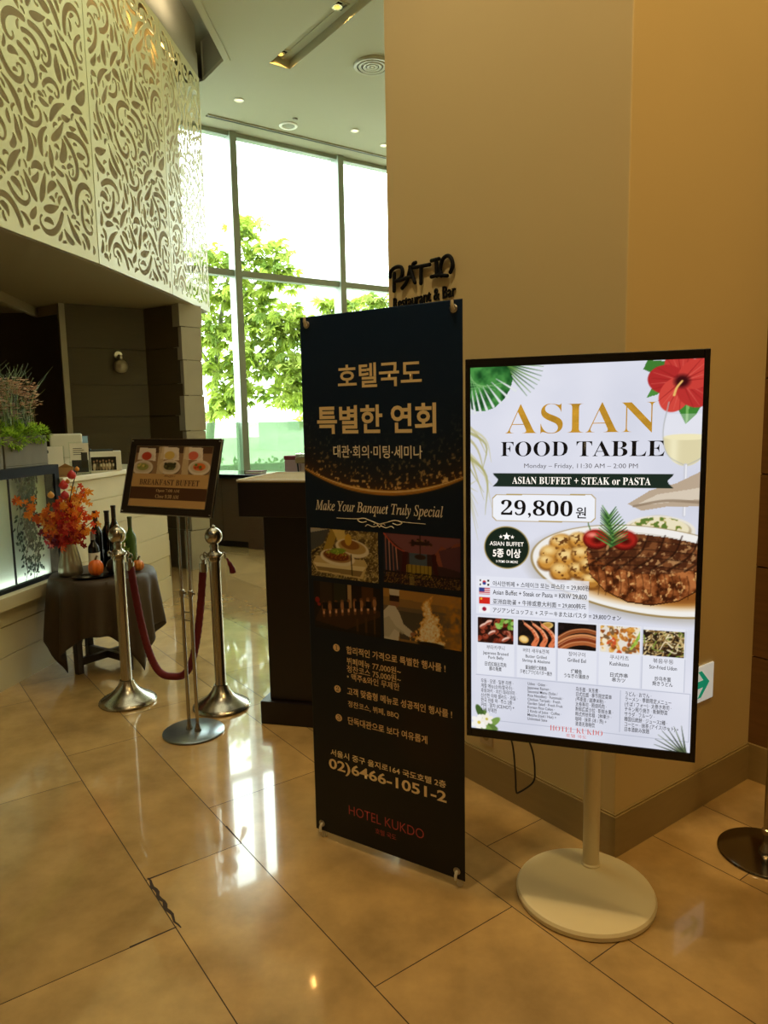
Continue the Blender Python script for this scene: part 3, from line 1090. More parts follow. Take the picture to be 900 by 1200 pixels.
# lower table
for (a, b, c, d) in ((-.288, .297, .754, .7552), (-.288, .297, .618, .6192), (-.288, -.2868, .618, .755), (.2958, .297, .618, .755), (-.1475, -.1463, .625, .748), (-.0135, -.0123, .625, .748), (.117, .1182, .625, .748)):
    A.rect(a, b, c, d, 'b4b8c8')
# flower bottom left, palm bottom right
for (u, v, a) in ((-.268, .625, 1.2), (-.275, .64, 2.0), (-.235, .612, .7), (-.245, .598, -.3), (-.262, .595, 2.8)):
    A.ell(u, v, .024, .010, ('5c7a3a', '7a9a4c', '43602c')[int(a * 10) % 3], a)
for k in range(6):
    a = k * PI / 3 + .4
    A.ell(-.278 + .013 * math.cos(a), .607 + .013 * math.sin(a), .013, .008, 'f4f1ea', a)
    A.ell(-.255 + .010 * math.cos(a), .620 + .010 * math.sin(a), .010, .006, 'efeadd', a)
A.ell(-.278, .607, .005, .005, 'd8c04a'); A.ell(-.255, .620, .004, .004, 'c8b84a')
for k in range(8):
    a = math.radians(98 + k * 11)
    A.stroke([(.292, .578), (.292 + .105 * math.cos(a) * (1 - .03 * k), .578 + .085 * math.sin(a))], .006, .001, ('3c4a34', '5c6a4a', '2c3826')[k % 3])
m_scr = attr_mat('screen_glow', rough=0.25, emit=1.0, spec=0.25)
A.build('screen', m_scr, tv, -0.0012)


def emat(name, col, e=1.0):
    return mat(name, col, 0.3, emit=e, var=0.02)


m_ink = mat('screen_black_ink', '101114', 0.3, emit=0.6)
m_ink2 = mat('screen_grey_ink', '55565e', 0.3, emit=1.0)
m_paper = emat('screen_white_ink', 'f4f4f2')
m_gold = mat('screen_gold_ink', 'a8812a', 0.3, var=0.45, scale=22, stretch=(1, 1, 2), emit=1.0)
m_red = emat('screen_red_ink', 'bc5a58')
Y = -0.0022
lettering('title', serif('ASIAN'), -0.203, 0.192, 1.458, 1.539, m_gold, tv, Y, bold=-0.012)
lettering('subtitle', serif('FOOD'), -0.215, -0.033, 1.396, 1.437, m_ink, tv, Y, bold=-0.006)
lettering('subtitle', serif('TABLE'), -0.010, 0.213, 1.396, 1.437, m_ink, tv, Y, bold=-0.006)
lettering('hours', 'Monday – Friday, 11:30 AM – 2:00 PM', -0.150, 0.148, 1.360, 1.376, m_ink2, tv, Y)
for (a, b) in ((-.195, -.165), (.163, .193)):
    pass
lettering('ribbon_words', serif('ASIAN BUFFET + STEAK or PASTA'), -0.183, 0.181, 1.319, 1.339, m_paper, tv, Y, bold=-0.004)
lettering('price', serif('29,800'), -0.214, -0.018, 1.224, 1.274, m_ink, tv, Y)
lettering('price_unit', '원', -0.009, 0.018, 1.226, 1.257, m_ink, tv, Y, bold=0.012)
lettering('badge_words', 'ASIAN BUFFET', -0.246, -0.150, 1.142, 1.154, m_paper, tv, Y, bold=0.006)
lettering('badge_count', '5종 이상', -0.237, -0.158, 1.108, 1.134, m_paper, tv, Y, bold=0.022)
lettering('badge_note', '5 ITEMS OR MORE', -0.228, -0.166, 1.093, 1.100, m_paper, tv, Y, bold=0.006)
lettering('badge_stars', '★ ★ ★', -0.220, -0.176, 1.163, 1.174, m_paper, tv, Y)
bs = MB()
sp_ = []
for k in range(10):
    r = 0.012 if k % 2 == 0 else 0.005
    sp_.append((-0.198 + r * math.sin(k * PI / 5), Y, 1.169 + r * math.cos(k * PI / 5)))
bs.add(sp_[::-1], [tuple(range(10))])
bs.build('badge_star', m_paper, tv)
for k, (s, e) in enumerate((('아시안뷔페 + 스테이크 또는 파스타 = 29,800원', .030), ('Asian Buffet + Steak or Pasta = KRW 29,800', .024), ('亚洲自助餐 + 牛排或意大利面 = 29,800韩元', .022), ('アジアンビュッフェ + ステーキまたはパスタ = 29,800ウォン', .115))):
    v = 1.023 - k * 0.0262
    lettering('price_line', s, -0.237, e, v, v + 0.016, m_ink, tv, Y, bold=0.008)
cards = (('부타카쿠니', 'Japanese Braised\nPork Belly', '日式红烧五花肉\n豚の角煮'), ('버터 새우&전복', 'Butter Grilled\nShrimp & Abalone', '黄油焗虾仁和鲍鱼\n海老とアワビのバター焼き'),
         ('장어구이', 'Grilled Eel', '烤鳗鱼\nうなぎの蒲焼き'), ('쿠시카츠', 'Kushikatsu', '日式炸串\n串カツ'), ('볶음우동', 'Stir-Fried Udon', '炒乌冬面\n焼きうどん'))
for c, (k, e, z), wk, we, wz in zip(CX, cards, (.052, .074, .046, .05, .052), (.074, .078, .05, .05, .07), (.062, .09, .068, .046, .052)):
    lettering('dish_name', k, c - wk / 2, c + wk / 2, .834, .847, m_ink2, tv, Y, bold=.006)
    two = '\n' in e
    lettering('dish_translation', e, c - we / 2, c + we / 2, .803 if two else .817, .828, m_ink, tv, Y, align='CENTER', bold=.006)
    lettering('dish_characters', z, c - wz / 2, c + wz / 2, .770, .797, m_ink, tv, Y, align='CENTER', bold=.01)
cols4 = ((-.272, -.165, .642, .744, '우동 · 오뎅 · 일본 라멘 ·\n계절 메뉴(소바/쌀국수) ·\n후토마키 · 치킨 데리야끼 ·\n신선한 야채 샐러드 · 과일 ·\n한국 전통 떡 · 주스 2종 ·\n커피 · 말차 (ICE/HOT) +\n사케 무제한'),
         (-.137, -.035, .632, .746, 'Udon · Oden ·\nJapanese Ramen ·\nSeasonal Menu (Soba /\nRice Noodles) · Futomaki ·\nChicken Teriyaki · Fresh\nGarden Salad · Fresh Fruit\nKorean Rice Cakes ·\n2 Kinds of Juice · Coffee ·\nMatcha (Iced / Hot) +\nUnlimited Sake'),
         (-.002, .100, .630, .746, '乌冬面 · 关东煮 ·\n日式拉面 · 季节限定菜单\n(荞麦面 / 越南米粉) ·\n太卷寿司 · 照烧鸡肉 ·\n新鲜蔬菜沙拉 · 新鲜水果 ·\n韩式传统年糕 · 2种果汁 ·\n咖啡 · 抹茶 (冰 / 热) +\n清酒无限畅饮'),
         (.130, .270, .630, .746, 'うどん · おでん ·\nラーメン · 季節限定メニュー\n(そば / フォー) · 太巻き寿司 ·\nチキン照り焼き · 新鮮野菜\nサラダ · フルーツ ·\n韓国伝統餅 · ジュース2種 ·\nコーヒー · 抹茶 (アイス/ホット) +\n日本酒飲み放題'))
for (a, b, c, d, s) in cols4:
    lettering('menu_column', s, a, b, c, d, m_ink, tv, Y, bold=.006)
lettering('hotel_name', serif('HOTEL KUKDO'), -0.072, 0.073, 0.608, 0.624, m_red, tv, Y, bold=-0.016)
lettering('hotel_name_small', '호텔 국도', -0.027, 0.030, 0.594, 0.604, m_red, tv, Y)

# ================================================================== DARK BANNER STAND
BY = -0.5657
bn = thing('banner_stand', 'tall dark navy banner with gold lettering on a folding X stand', 'banner', (-0.0154, 2.2844, 0), BY)
B_ = Art(-0.300, 0.300, 0.030, 1.847, 0.0033, '0b1a28')
tz = np.clip((B_.V - 0.2) / 1.6, 0, 1)
B_.img = np.array([0.030, 0.048, 0.070]) * (1 - tz[..., None]) + np.array([0.035, 0.15, 0.27]) * tz[..., None]
# golden arc and sparkle
cx, rr_ = 0.02, 0.62
cv = 1.275 + rr_
d = np.hypot((B_.U - cx) / 1.10, B_.V - cv) - rr_
B_.blend(np.clip(np.exp(np.minimum(d, 0) / 0.05), 0, 1) * (d < 0) * 0.62 * (B_.V < 1.62), '7a3c10')
nzb = B_.noise(200, 41, 2)
B_.blend((nzb > 0.66) * (d < 0) * np.exp(np.minimum(d, 0) / 0.05) * 0.9, 'd89a48')
B_.blend((nzb > 0.73) * (d < 0) * np.exp(np.minimum(d, 0) / 0.06), 'f0cf8a')
wth = 0.010 * np.clip(1 - ((B_.U - cx) / 0.42) ** 2, 0.25, 1)
B_.blend(np.clip((wth - np.abs(d - 0.002)) / 0.003, 0, 1), 'c48a34')
B_.blend(np.clip((wth * .35 - np.abs(d + 0.001)) / 0.002, 0, 1), 'f2d694')
B_.blend(np.clip(np.exp(-np.abs(d - 0.008) / 0.01), 0, 1) * (d > 0) * 0.25, '6a3a10')
for (u0, u1, v0, v1, c) in ((.05, .28, .36, .62, '24140e'), (-.05, .2, .60, .74, '1c120e')):
    B_.ell((u0 + u1) / 2, (v0 + v1) / 2, (u1 - u0) / 2, (v1 - v0) / 2, c, soft=0.09, a=.7)
m_print = attr_mat('banner_print', rough=0.42, spec=0.35)
m_photo = attr_mat('banner_photo_print', rough=0.42, spec=0.35)
sh = B_.build('banner_sheet', m_print, bn, 0.0)
sd = sh.modifiers.new('thickness', 'SOLIDIFY'); sd.thickness = 0.0012; sd.offset = -1
m_steel = mat('brushed_steel', 'b8b4aa', 0.28, 1.0, var=0.05)
m_dkmetal = mat('dark_metal', '2a2a2c', 0.4, 0.8)
m_peg = mat('ivory_plastic', 'd8cfb4', 0.4)
fr_ = MB()
hub = Vector((0, 0.10, 0.80))
fr_.ball(hub, 0.028, 10, 0.8)
fr_.build('hub', m_dkmetal, bn, smooth=50)
for (x, z) in ((-0.272, 1.822), (0.272, 1.822), (-0.272, 0.058), (0.272, 0.058)):
    r = MB()
    e = Vector((x, 0.006, z))
    mid = hub.lerp(e, 0.5) + Vector((0, 0.03, 0))
    pts = bez([hub, mid, e], 8)
    if z < 0.5:
        pts += [Vector((x * 1.01, 0.02, 0.0))]
    r.tube(pts, 0.0055, 10)
    rod = r.build('pole', m_dkmetal, bn, smooth=50)
    h = MB()
    h.tube([(x, 0.006, z), (x, -0.006, z - 0.003), (x, -0.012, z + 0.010 if z > 1 else z - 0.012), (x, -0.011, z + 0.022 if z > 1 else z - 0.026)], [0.0055, 0.0055, 0.005, 0.0045], 10)
    h.build('hook', m_peg, bn, smooth=50)
    gk = MB()
    gk.lathe([(0.0062, 0.0), (0.0115, 0.0005), (0.0125, 0.002), (0.0115, 0.0032), (0.0062, 0.0036), (0.0062, 0.0)], 20, Matrix.Translation((x, -0.0002, z)) @ Matrix.Rotation(PI / 2, 4, 'X'))
    gk.build('grommet', m_steel, bn, smooth=50)
    if z < 1:
        ft = MB()
        ft.lathe([(0.0085, 0.0), (0.0095, 0.004), (0.008, 0.024), (0.0065, 0.045), (0, 0.046)], 16, Matrix.Translation((x * 1.01, 0.014, 0.0)))
        ft.build('foot', m_peg, bn, smooth=50)
lg = MB()
lg.tube([hub, (0, 0.30, 0.012)], 0.006, 10)
lg.build('rear_leg', m_dkmetal, bn, smooth=50)

m_bg = mat('banner_gold_print', 'f4dca6', 0.45, var=0.06, scale=8)
m_bw = mat('banner_cream_print', 'f4ead4', 0.45, var=0.04)
m_bt = mat('banner_tan_print', 'e6c48c', 0.45, var=0.05)
m_br = mat('banner_red_print', 'b84444', 0.45)
Y = -0.0007
lettering('headline', '호텔국도', -0.150, 0.163, 1.607, 1.684, m_bg, bn, Y, bold=0.018)
lettering('headline', '특별한 연회', -0.240, 0.211, 1.461, 1.553, m_bg, bn, Y, bold=0.024)
lettering('venue_line', '대관·회의·미팅·세미나', -0.176, 0.162, 1.383, 1.424, m_bw, bn, Y, bold=0.012)
lettering('slogan', serif_it('Make Your Banquet Truly Special'), -0.258, 0.232, 1.194, 1.240, m_bw, bn, Y, bold=0.008)
fl_ = MB()
for s in (-1, 1):
    for (pts, w) in (([(0, 1.170), (.03, 1.178), (.06, 1.186), (.085, 1.180), (.07, 1.172), (.05, 1.176)], .0016), ([(0.005, 1.165), (.025, 1.160), (.045, 1.166), (.055, 1.160)], .0014), ([(.06, 1.186), (.10, 1.182), (.17, 1.181)], .0010),
                     ([(.0, 1.160), (.012, 1.172), (.022, 1.168)], .0012)):
        fl_.tube([(x * s + .0, Y + .0005, z) for (x, _, z) in bez([(p[0], 0, p[1]) for p in pts], 5)], [w] * (5 * (len(pts) - 1) + 1), 6)
fl_.build('flourish', m_bw, bn)
blk = (('bullet', '❶', -.200, -.172, .716, .742, m_bt, 0), ('offer', '합리적인 가격으로 특별한 행사를 !', -.144, .236, .714, .742, m_bt, .018),
       ('offer_detail', '뷔페메뉴 77,000원~\n정찬코스 75,000원~\n• 맥주&와인 무제한', -.144, .072, .622, .702, m_bt, .010),
       ('bullet', '❷', -.200, -.172, .568, .594, m_bt, 0), ('offer', '고객 맞춤형 메뉴로 성공적인 행사를 !', -.145, .258, .568, .596, m_bt, .018),
       ('offer_detail', '정찬코스, 뷔페, BBQ', -.143, .062, .524, .548, m_bt, .012),
       ('bullet', '❸', -.198, -.170, .464, .490, m_bt, 0), ('offer', '단독대관으로 보다 여유롭게', -.145, .168, .462, .490, m_bt, .018),
       ('address', '서울시 중구 을지로164 국도호텔 2층', -.224, .234, .329, .354, m_bg, .016),
       ('phone_number', '02)6466-1051-2', -.233, .236, .268, .318, m_bg, .022),
       ('hotel_name', 'HOTEL KUKDO', -.151, .151, .128, .162, m_br, -.006), ('hotel_name_small', '호텔 국도', -.041, .043, .090, .110, m_br, 0))
for (n_, s, a, b, c, d, m, bo) in blk:
    lettering(n_, s, a, b, c, d, m, bn, Y, bold=bo)

# four photographs printed on the banner
P = Art(-.283, -.007, .974, 1.142, .0022, '5a4a2c')
nn1, nn2 = P.noise(22, 51, 4), P.noise(60, 52, 3)
P.blend(np.clip((nn1 - .5) * 4, 0, 1), 'a89458'); P.blend(np.clip((nn2 - .58) * 6, 0, .8), 'd8c890')
P.poly([(-.283, 1.142), (-.283, 1.06), (-.23, 1.09), (-.20, 1.142)], '4a4c4c')
P.poly([(-.283, 1.142), (-.283, 1.125), (-.2, 1.142)], 'a8a49a')
P.poly([(-.235, 1.06), (-.205, 1.05), (-.165, 1.135), (-.195, 1.142)], 'a88c3a')
P.poly([(-.19, 1.142), (-.16, 1.09), (-.13, 1.10), (-.14, 1.142)], 'd8c070')
P.ell(-.11, 1.082, .068, .030, 'e6dcc0', -.12); P.ell(-.11, 1.086, .056, .022, 'b89a5c', -.12); P.ell(-.118, 1.094, .038, .016, '8a5a28', -.1); P.ell(-.125, 1.11, .014, .02, 'd0a83c')
P.poly([(-.278, 1.02), (-.26, .99), (-.07, .982), (-.05, 1.03), (-.06, 1.045), (-.26, 1.045)], 'c8b27a')
P.poly([(-.268, 1.012), (-.255, .996), (-.08, .988), (-.066, 1.012)], '8a7448')
P.poly([(-.275, 1.022), (-.262, 1.008), (-.068, 1.008), (-.055, 1.024)], 'e2d4a6')
P.ell(-.172, 1.046, .072, .028, 'e8dec4', -.06); P.ell(-.172, 1.05, .06, .021, 'a07a48', -.06); P.ell(-.176, 1.052, .052, .017, '6a3418', -.06)
mk = P.ell(-.176, 1.056, .05, .017, None, -.06)
P.blend(mk * (nn2 > .55), '9a5a28'); P.ell(-.17, 1.068, .034, .010, '7a9a30', .1); P.blend(mk * (nn2 > .66) * (P.V > 1.055), 'b0c048')
P.stroke([(-.115, 1.06), (-.112, .99)], .004, .004, '2c2414'); P.stroke([(-.278, 1.05), (-.25, 1.07)], .008, .006, '241c14')
P.build('buffet_photograph', m_photo, bn, -.0006)
P = Art(.014, .290, .982, 1.144, .0022, '3a2228')
P.poly([(.014, 1.144), (.290, 1.144), (.290, 1.13), (.19, 1.085), (.10, 1.085), (.06, 1.11)], '7a4a52')
P.poly([(.20, 1.085), (.225, 1.115), (.25, 1.105), (.27, 1.125), (.29, 1.13), (.29, 1.05), (.215, 1.05)], '8a4a3c')
P.poly([(.215, 1.10), (.29, 1.12), (.29, 1.04), (.23, 1.05)], '5a3440')
P.poly([(.014, 1.144), (.055, 1.10), (.075, 1.03), (.014, 1.0)], '20283c')
for k in range(4):
    P.stroke([(.022 + k * .013, 1.135 - k * .012), (.024 + k * .014, 1.01 + k * .006)], .004, .003, ('a86a5c', 'c89080')[k % 2])
P.stroke([(.014, 1.144), (.055, 1.105), (.10, 1.085)], .005, .003, 'c05040')
P.rect(.11, .175, 1.045, 1.085, '4a5a6c'); P.rect(.098, .19, 1.005, 1.048, '9a8430')
for k in range(6):
    P.rect(.102 + k * .015, .106 + k * .015, 1.005, 1.048, '6a5818')
P.poly([(.086, 1.088), (.105, 1.088), (.098, 1.03), (.09, 1.0), (.076, 1.0), (.082, 1.04)], '3c0c14')
P.poly([(.19, 1.085), (.207, 1.085), (.21, 1.04), (.218, 1.015), (.205, 1.005), (.196, 1.04)], '3c0c14')
cm_ = P.noise(70, 61, 3)
P.blend((P.V < 1.022) * (cm_ > .40) * 0.9, '140c0e'); P.blend((P.V < 1.016) * (cm_ > .60), '7a5a34'); P.rect(.11, .128, .982, 1.01, 'a89448', .6)
for k in range(26):
    a = pr.uniform(0, PI); r = pr.uniform(.012, .036)
    P.ell(.15 + r * 1.15 * math.cos(a), 1.115 + r * .55 * math.sin(a) - .004, .0045, .004, pr.choice(['2a1614', '4a2a20', '8a6a48']))
P.ell(.15, 1.118, .038, .006, '2a1614'); P.stroke([(.15, 1.144), (.15, 1.07)], .004, .003, '2a1614'); P.ell(.15, 1.075, .020, .008, '33201c')
P.build('banquet_hall_photograph', m_photo, bn, -.0006)
P = Art(-.277, -.002, .790, .956, .0022, '1c130c')
P.rect(-.25, -.20, .88, .956, '33261a'); P.rect(-.19, -.14, .89, .956, '2a2a1c'); P.rect(-.132, -.118, .87, .956, 'a88a60'); P.rect(-.075, -.03, .89, .956, '4a2c12')
P.poly([(-.275, .815), (-.14, .80), (-.002, .862), (-.002, .88), (-.06, .885), (-.25, .86)], '3a2414')
for k in range(9):
    t = k / 8; u = -.235 + .21 * t; v = .835 + .04 * t
    P.stroke([(u, v), (u, v + .045)], .010, .014, ('7a4a2c', '8a5a3a')[k % 2], .8); P.ell(u, v + .03, .008, .014, 'b07a50', a=.8); P.ell(u, v + .012, .004, .006, 'e0b088')
for k in range(5):
    P.rect(-.24 + k * .045, -.218 + k * .045, .86 + k * .006, .885 + k * .006, '0c0806')
P.ell(-.262, .89, .010, .010, '8a1c14'); P.ell(-.255, .875, .008, .006, '8a2a1c')
for k in range(3):
    P.rect(-.10 + k * .035, -.092 + k * .035, .79, .845 + k * .008, '4a3018')
P.blend((P.V < .80) * 0.6, '0a0806')
P.build('wine_table_photograph', m_photo, bn, -.0006)
P = Art(.010, .292, .792, .962, .0022, '8a6a3c')
nf = P.noise(16, 71, 4)
P.poly([(.01, .962), (.292, .962), (.292, .925), (.01, .935)], 'a87c3c'); P.rect(.01, .292, .86, .905, '6a5a44'); P.rect(.07, .21, .80, .892, '4c463c')
P.blend((P.U > .2) * np.clip((P.U - .2) / .07, 0, 1) * np.clip((nf - .3) * 2.5, 0, 1), 'c98a2a')
P.poly([(.035, .935), (.07, .935), (.072, .962), (.033, .962)], 'c8c0ae'); P.ell(.052, .918, .018, .020, '8c6044'); P.poly([(.034, .922), (.07, .922), (.07, .94), (.034, .94)], '2c1c14')
P.poly([(.01, .792), (.01, .885), (.03, .905), (.055, .905), (.07, .885), (.085, .85), (.12, .828), (.125, .815), (.105, .81), (.07, .825), (.065, .792)], 'c9c6bc')
P.poly([(.01, .86), (.03, .87), (.055, .84), (.09, .822), (.08, .815), (.05, .83), (.03, .80), (.01, .80)], 'a9a698', .7)
P.ell(.122, .82, .012, .008, '9a6a4c'); P.stroke([(.13, .818), (.16, .802)], .006, .005, '181410'); P.ell(.185, .795, .045, .008, '181410')
nfl, nfs = P.noise(26, 77, 4), P.noise(60, 78, 3)
tt = np.clip((P.V - .80) / .155, 0, 1)
axis = .182 + .016 * np.sin(P.V * 60) * tt
fm_ = .052 * (1 - tt) ** .75 * (.25 + 1.45 * nfl) - np.abs(P.U - axis) + .012 * (nfs - .5)
fm_ = np.where((P.V > .797) & (P.V < .957), fm_, -1)
P.blend(np.clip(fm_ / .006 + .6, 0, 1), 'cf9036'); P.blend(np.clip(fm_ / .008 - .3, 0, 1), 'ecc476'); P.blend(np.clip(fm_ / .010 - 1.0, 0, 1) * np.clip(nfs * 2.4 - .5, 0, 1), 'fbf2d4')
P.ell(.185, .797, .05, .007, '181410')
P.build('cooking_photograph', m_photo, bn, -.0006)
# ================================================================== STONE COUNTER, DISPLAY CASE, PLANTERS
P0 = Vector((-2.214, 3.926, 0))
CD = Vector((0.149, 0.989, 0)).normalized()
CN = Vector((CD.y, -CD.x, 0))          # towards the lobby
CYAW = math.atan2(CD.y, CD.x)


def cp(s, o=0.0, z=0.0):
    return P0 + CD * s + CN * o + Vector((0, 0, z))


def cpoly(s0, s1, o0, o1):
    return [tuple(cp(s, o).to_2d()) for s, o in ((s0, o0), (s1, o0), (s1, o1), (s0, o1))]


m_lime = mat('pale_limestone', 'cfc6a4', 0.55, var=0.05, scale=6)
ctr = thing('reception_counter', 'long pale stone counter curving away behind the round table', 'counter')
cb_ = MB()
courses = [0, 0.195, 0.375, 0.575, 0.785, 0.985, 1.135]
cb_.prism(cpoly(0.735, 2.24, -0.60, -0.012), 0, 1.135)
for k in range(len(courses) - 1):
    z0, z1 = courses[k], courses[k + 1]
    cb_.prism(cpoly(0.735, 2.252, -0.02, 0.0 - 0.006 * (k % 2)), z0, z1 - 0.007)
    cb_.prism(cpoly(2.235, 2.252, -0.60, -0.02), z0, z1 - 0.007)
cb_.build('front_panel', m_lime, ctr)
tp_ = MB()
tp_.prism(cpoly(0.725, 2.275, -0.62, 0.022), 1.135, 1.172)
tp_.build('countertop', mat('counter_stone_top', 'd8cfae', 0.3, var=0.04), ctr, bevel=0.004)
ee = MB()
ee.prism(cpoly(2.252, 2.266, -0.05, 0.0), 0.0, 0.50)
ee.build('corner_guard', m_steel, ctr)

cs = thing('display_case', 'low stone ledge carrying a black-framed greenish glass case', 'display case')
lo_ = MB()
lo_.prism(cpoly(-1.6, 0.725, -0.60, -0.012), 0, 0.47)
for k, (z0, z1) in enumerate(((0, 0.19), (0.19, 0.365), (0.365, 0.47))):
    lo_.prism(cpoly(-1.6, 0.725, -0.02, 0.0 - 0.005 * (k % 2)), z0, z1 - 0.006)
lo_.build('plinth', m_lime, cs)
ld = MB()
ld.prism(cpoly(-1.6, 0.725, -0.60, 0.055), 0.470, 0.548)
ld.build('ledge', m_lime, cs, bevel=0.004)
bo = -0.012
bk_ = MB()
bk_.prism(cpoly(-1.6, 0.715, -0.085, -0.075), 0.548, 1.25)
bk_.build('back_panel', mat('pale_green_board', 'd2ddd0', 0.5, var=0.12, scale=1.6), cs)
fm = MB()
fm.prism(cpoly(0.675, 0.722, -0.38, bo + 0.012), 0.548, 1.262)
fm.prism(cpoly(-1.6, 0.675, -0.38, bo + 0.012), 1.232, 1.262)
fm.prism(cpoly(-1.6, 0.675, -0.38, bo + 0.012), 0.548, 0.556)
fm.prism(cpoly(-1.6, 0.675, bo - 0.006, bo + 0.012), 0.556, 0.572)
fm.prism(cpoly(-1.6, 0.675, bo - 0.006, bo + 0.012), 1.205, 1.232)
fm.build('frame', mat('matt_black', '0c0c0c', .6, spec=.12), cs)
gp = MB()
gp.prism(cpoly(-1.6, 0.675, bo - 0.004, bo + 0.004), 0.556, 1.232)
gp.build('glass_pane', glass_mat('case_glass', (0.95, 0.985, 0.955)), cs)
gj = MB()
gj.prism(cpoly(0.232, 0.238, bo - 0.005, bo + 0.006), 0.556, 1.232)
gj.build('pane_joint', m_dkmetal, cs)
cl_ = bpy.data.lights.new('case_fill', 'AREA'); cl_.energy = 2.0; cl_.color = (0.93, 1.0, 0.92); cl_.shape = 'RECTANGLE'; cl_.size = 2.0; cl_.size_y = 0.03  # added light strip behind the frame lip, brightens the pale board
clo = bpy.data.objects.new('case_fill', cl_); clo.location = cp(-0.35, -0.048, 0.557); clo.rotation_euler = (PI, 0, CYAW); COL.objects.link(clo)
# ivy hanging inside the case
iv = MB()
ir = random.Random(8)
strands = MB()
for k in range(9):
    s0 = 0.42 + ir.uniform(-0.10, 0.10)
    L = ir.choice((0.30, 0.42, 0.62, 0.66, 0.50))
    pts = [cp(s0 + 0.03 * math.sin(j * .9 + k), -0.045 + ir.uniform(-.008, .008), 1.225 - L * j / 10) for j in range(11)]
    strands.tube(bez(pts, 2), 0.0016, 5)
    for j in range(int(L * 95)):
        t = ir.random()
        p = pts[int(t * 10)] + Vector((0, 0, ir.uniform(-.03, .03))) + CD * ir.uniform(-.045, .045)
        d = (CD * ir.uniform(-1, 1) + Vector((0, 0, -0.8)) + CN * ir.uniform(-.2, .3))
        c = ir.choice((lin('2f4636'), lin('20352a'), lin('3f5a48')))
        iv.leaf(p, d, CN, ir.uniform(.022, .036), ir.uniform(.014, .022), c)
ivy = thing('ivy_garland', 'dark green ivy trailing down inside the greenish glass case', 'ivy', cp(0.42, -0.045, 1.225))
for ob in (iv.build('foliage', attr_mat('ivy_leaf', 0.5)), strands.build('vine', mat('vine_brown', '3c3a2a', 0.7))):
    ob.parent = ivy
    ob.matrix_parent_inverse = Matrix.Translation(-Vector(ivy.location))

# two grey planters with sedum, grass and small pink flowers
m_planter = mat('grey_planter', '6f6c60', 0.75, var=0.22, scale=14, stretch=(1, 1, 0.25))
m_fol = attr_mat('planter_leaf', 0.5, translucent=0.25)


def planter(s0, s1, seed, label):
    r = random.Random(seed)
    w = s1 - s0
    t = thing('planter', label, 'planter', cp((s0 + s1) / 2, -0.14, 1.263), CYAW, 'grey planters on the glass case')
    # local x along the counter, -y towards the lobby
    b = MB()
    b.box(-w / 2, w / 2, -0.13, 0.13, 0, 0.012)
    for (x0, x1, y0, y1) in ((-w / 2, w / 2, -.13, -.112), (-w / 2, w / 2, .112, .13), (-w / 2, -w / 2 + .018, -.112, .112), (w / 2 - .018, w / 2, -.112, .112)):
        b.box(x0, x1, y0, y1, 0.012, 0.188)
    b.build('box', m_planter, t, bevel=0.004)
    so = MB()
    so.box(-w / 2 + .018, w / 2 - .018, -.112, .112, 0.012, 0.165)
    so.build('soil', mat('potting_soil', '2c2318', 0.9, var=0.4, scale=60), t)
    sd = MB()
    for k in range(15):
        x, y = -w / 2 + .03 + (w - .06) * ((k % 5) + r.uniform(.2, .8)) / 5, (-.135, -.05, .05)[k // 5] + r.uniform(-.02, .02)
        zc = .185 + r.uniform(-.02, .05) - (.03 if y < -.1 else 0) + r.uniform(0, .03)
        R_ = r.uniform(.036, .058)
        for m in range(150):
            d = Vector((r.gauss(0, 1), r.gauss(0, 1), r.gauss(0, 1))).normalized()
            q = Vector((x, y, zc)) + Vector((d.x * R_, d.y * R_, d.z * R_ * 1.1)) * r.uniform(.55, 1)
            if q.z < .172 and q.y > -.128:
                continue
            c = r.choice((lin('94bc34'), lin('aed044'), lin('7aa42c'), lin('c4de60')))
            sd.leaf(q, (d + Vector((0, -.2, .4))), (0, 0, 1), r.uniform(.018, .030), r.uniform(.010, .017), c)
    sd.build('sedum', m_fol, t)['kind'] = 'stuff'
    gr = MB()
    for k in range(170):
        x, y = r.uniform(-w / 2 + .03, w / 2 - .03), r.uniform(-.09, .09)
        a = r.uniform(-.8, .95) ; b2 = r.uniform(-.35, .35)
        L = r.uniform(.22, .52)
        pts = [Vector((x, y, .16)), Vector((x + .22 * a * L, y + .2 * b2 * L, .16 + .55 * L)), Vector((x + .75 * a * L, y + .6 * b2 * L, .16 + .92 * L))]
        c = r.choice((lin('5f7a34'), lin('79904a'), lin('4a6428'), lin('8a9a5c')))
        P = bez(pts, 4)
        for j in range(len(P) - 1):
            w0, w1 = .0032 * (1 - j / len(P)) + .0006, .0032 * (1 - (j + 1) / len(P)) + .0006
            gr.add([P[j] - Vector((w0, 0, 0)), P[j] + Vector((w0, 0, 0)), P[j + 1] + Vector((w1, 0, 0)), P[j + 1] - Vector((w1, 0, 0))], [(0, 1, 2, 3)], c)
    gr.build('grass', m_fol, t)['kind'] = 'stuff'
    fw = MB()
    for k in range(56):
        x, y = r.uniform(-w / 2 + .02, w / 2 - .02), r.uniform(-.11, .09)
        hgt = r.uniform(.16, .38)
        e = Vector((x + r.uniform(-.05, .07), y, .16 + hgt))
        fw.tube([(x, y, .16), (x, y, .16 + hgt * .6), e], .0012, 5, lin('6a6038'))
        for m in range(16):
            q = e + Vector((r.uniform(-.035, .035), r.uniform(-.03, .03), r.uniform(-.07, .02)))
            c = r.choice((lin('f0d2b4'), lin('e6b898'), lin('f6e6cc'), lin('d8a888')))
            for z in range(4):
                a = z * PI / 2 + m
                fw.leaf(q, (math.cos(a), math.sin(a) * .6, .35), (0, 0, 1), .016, .011, c)
    fw.build('flowers', m_fol, t)['kind'] = 'stuff'
    return t


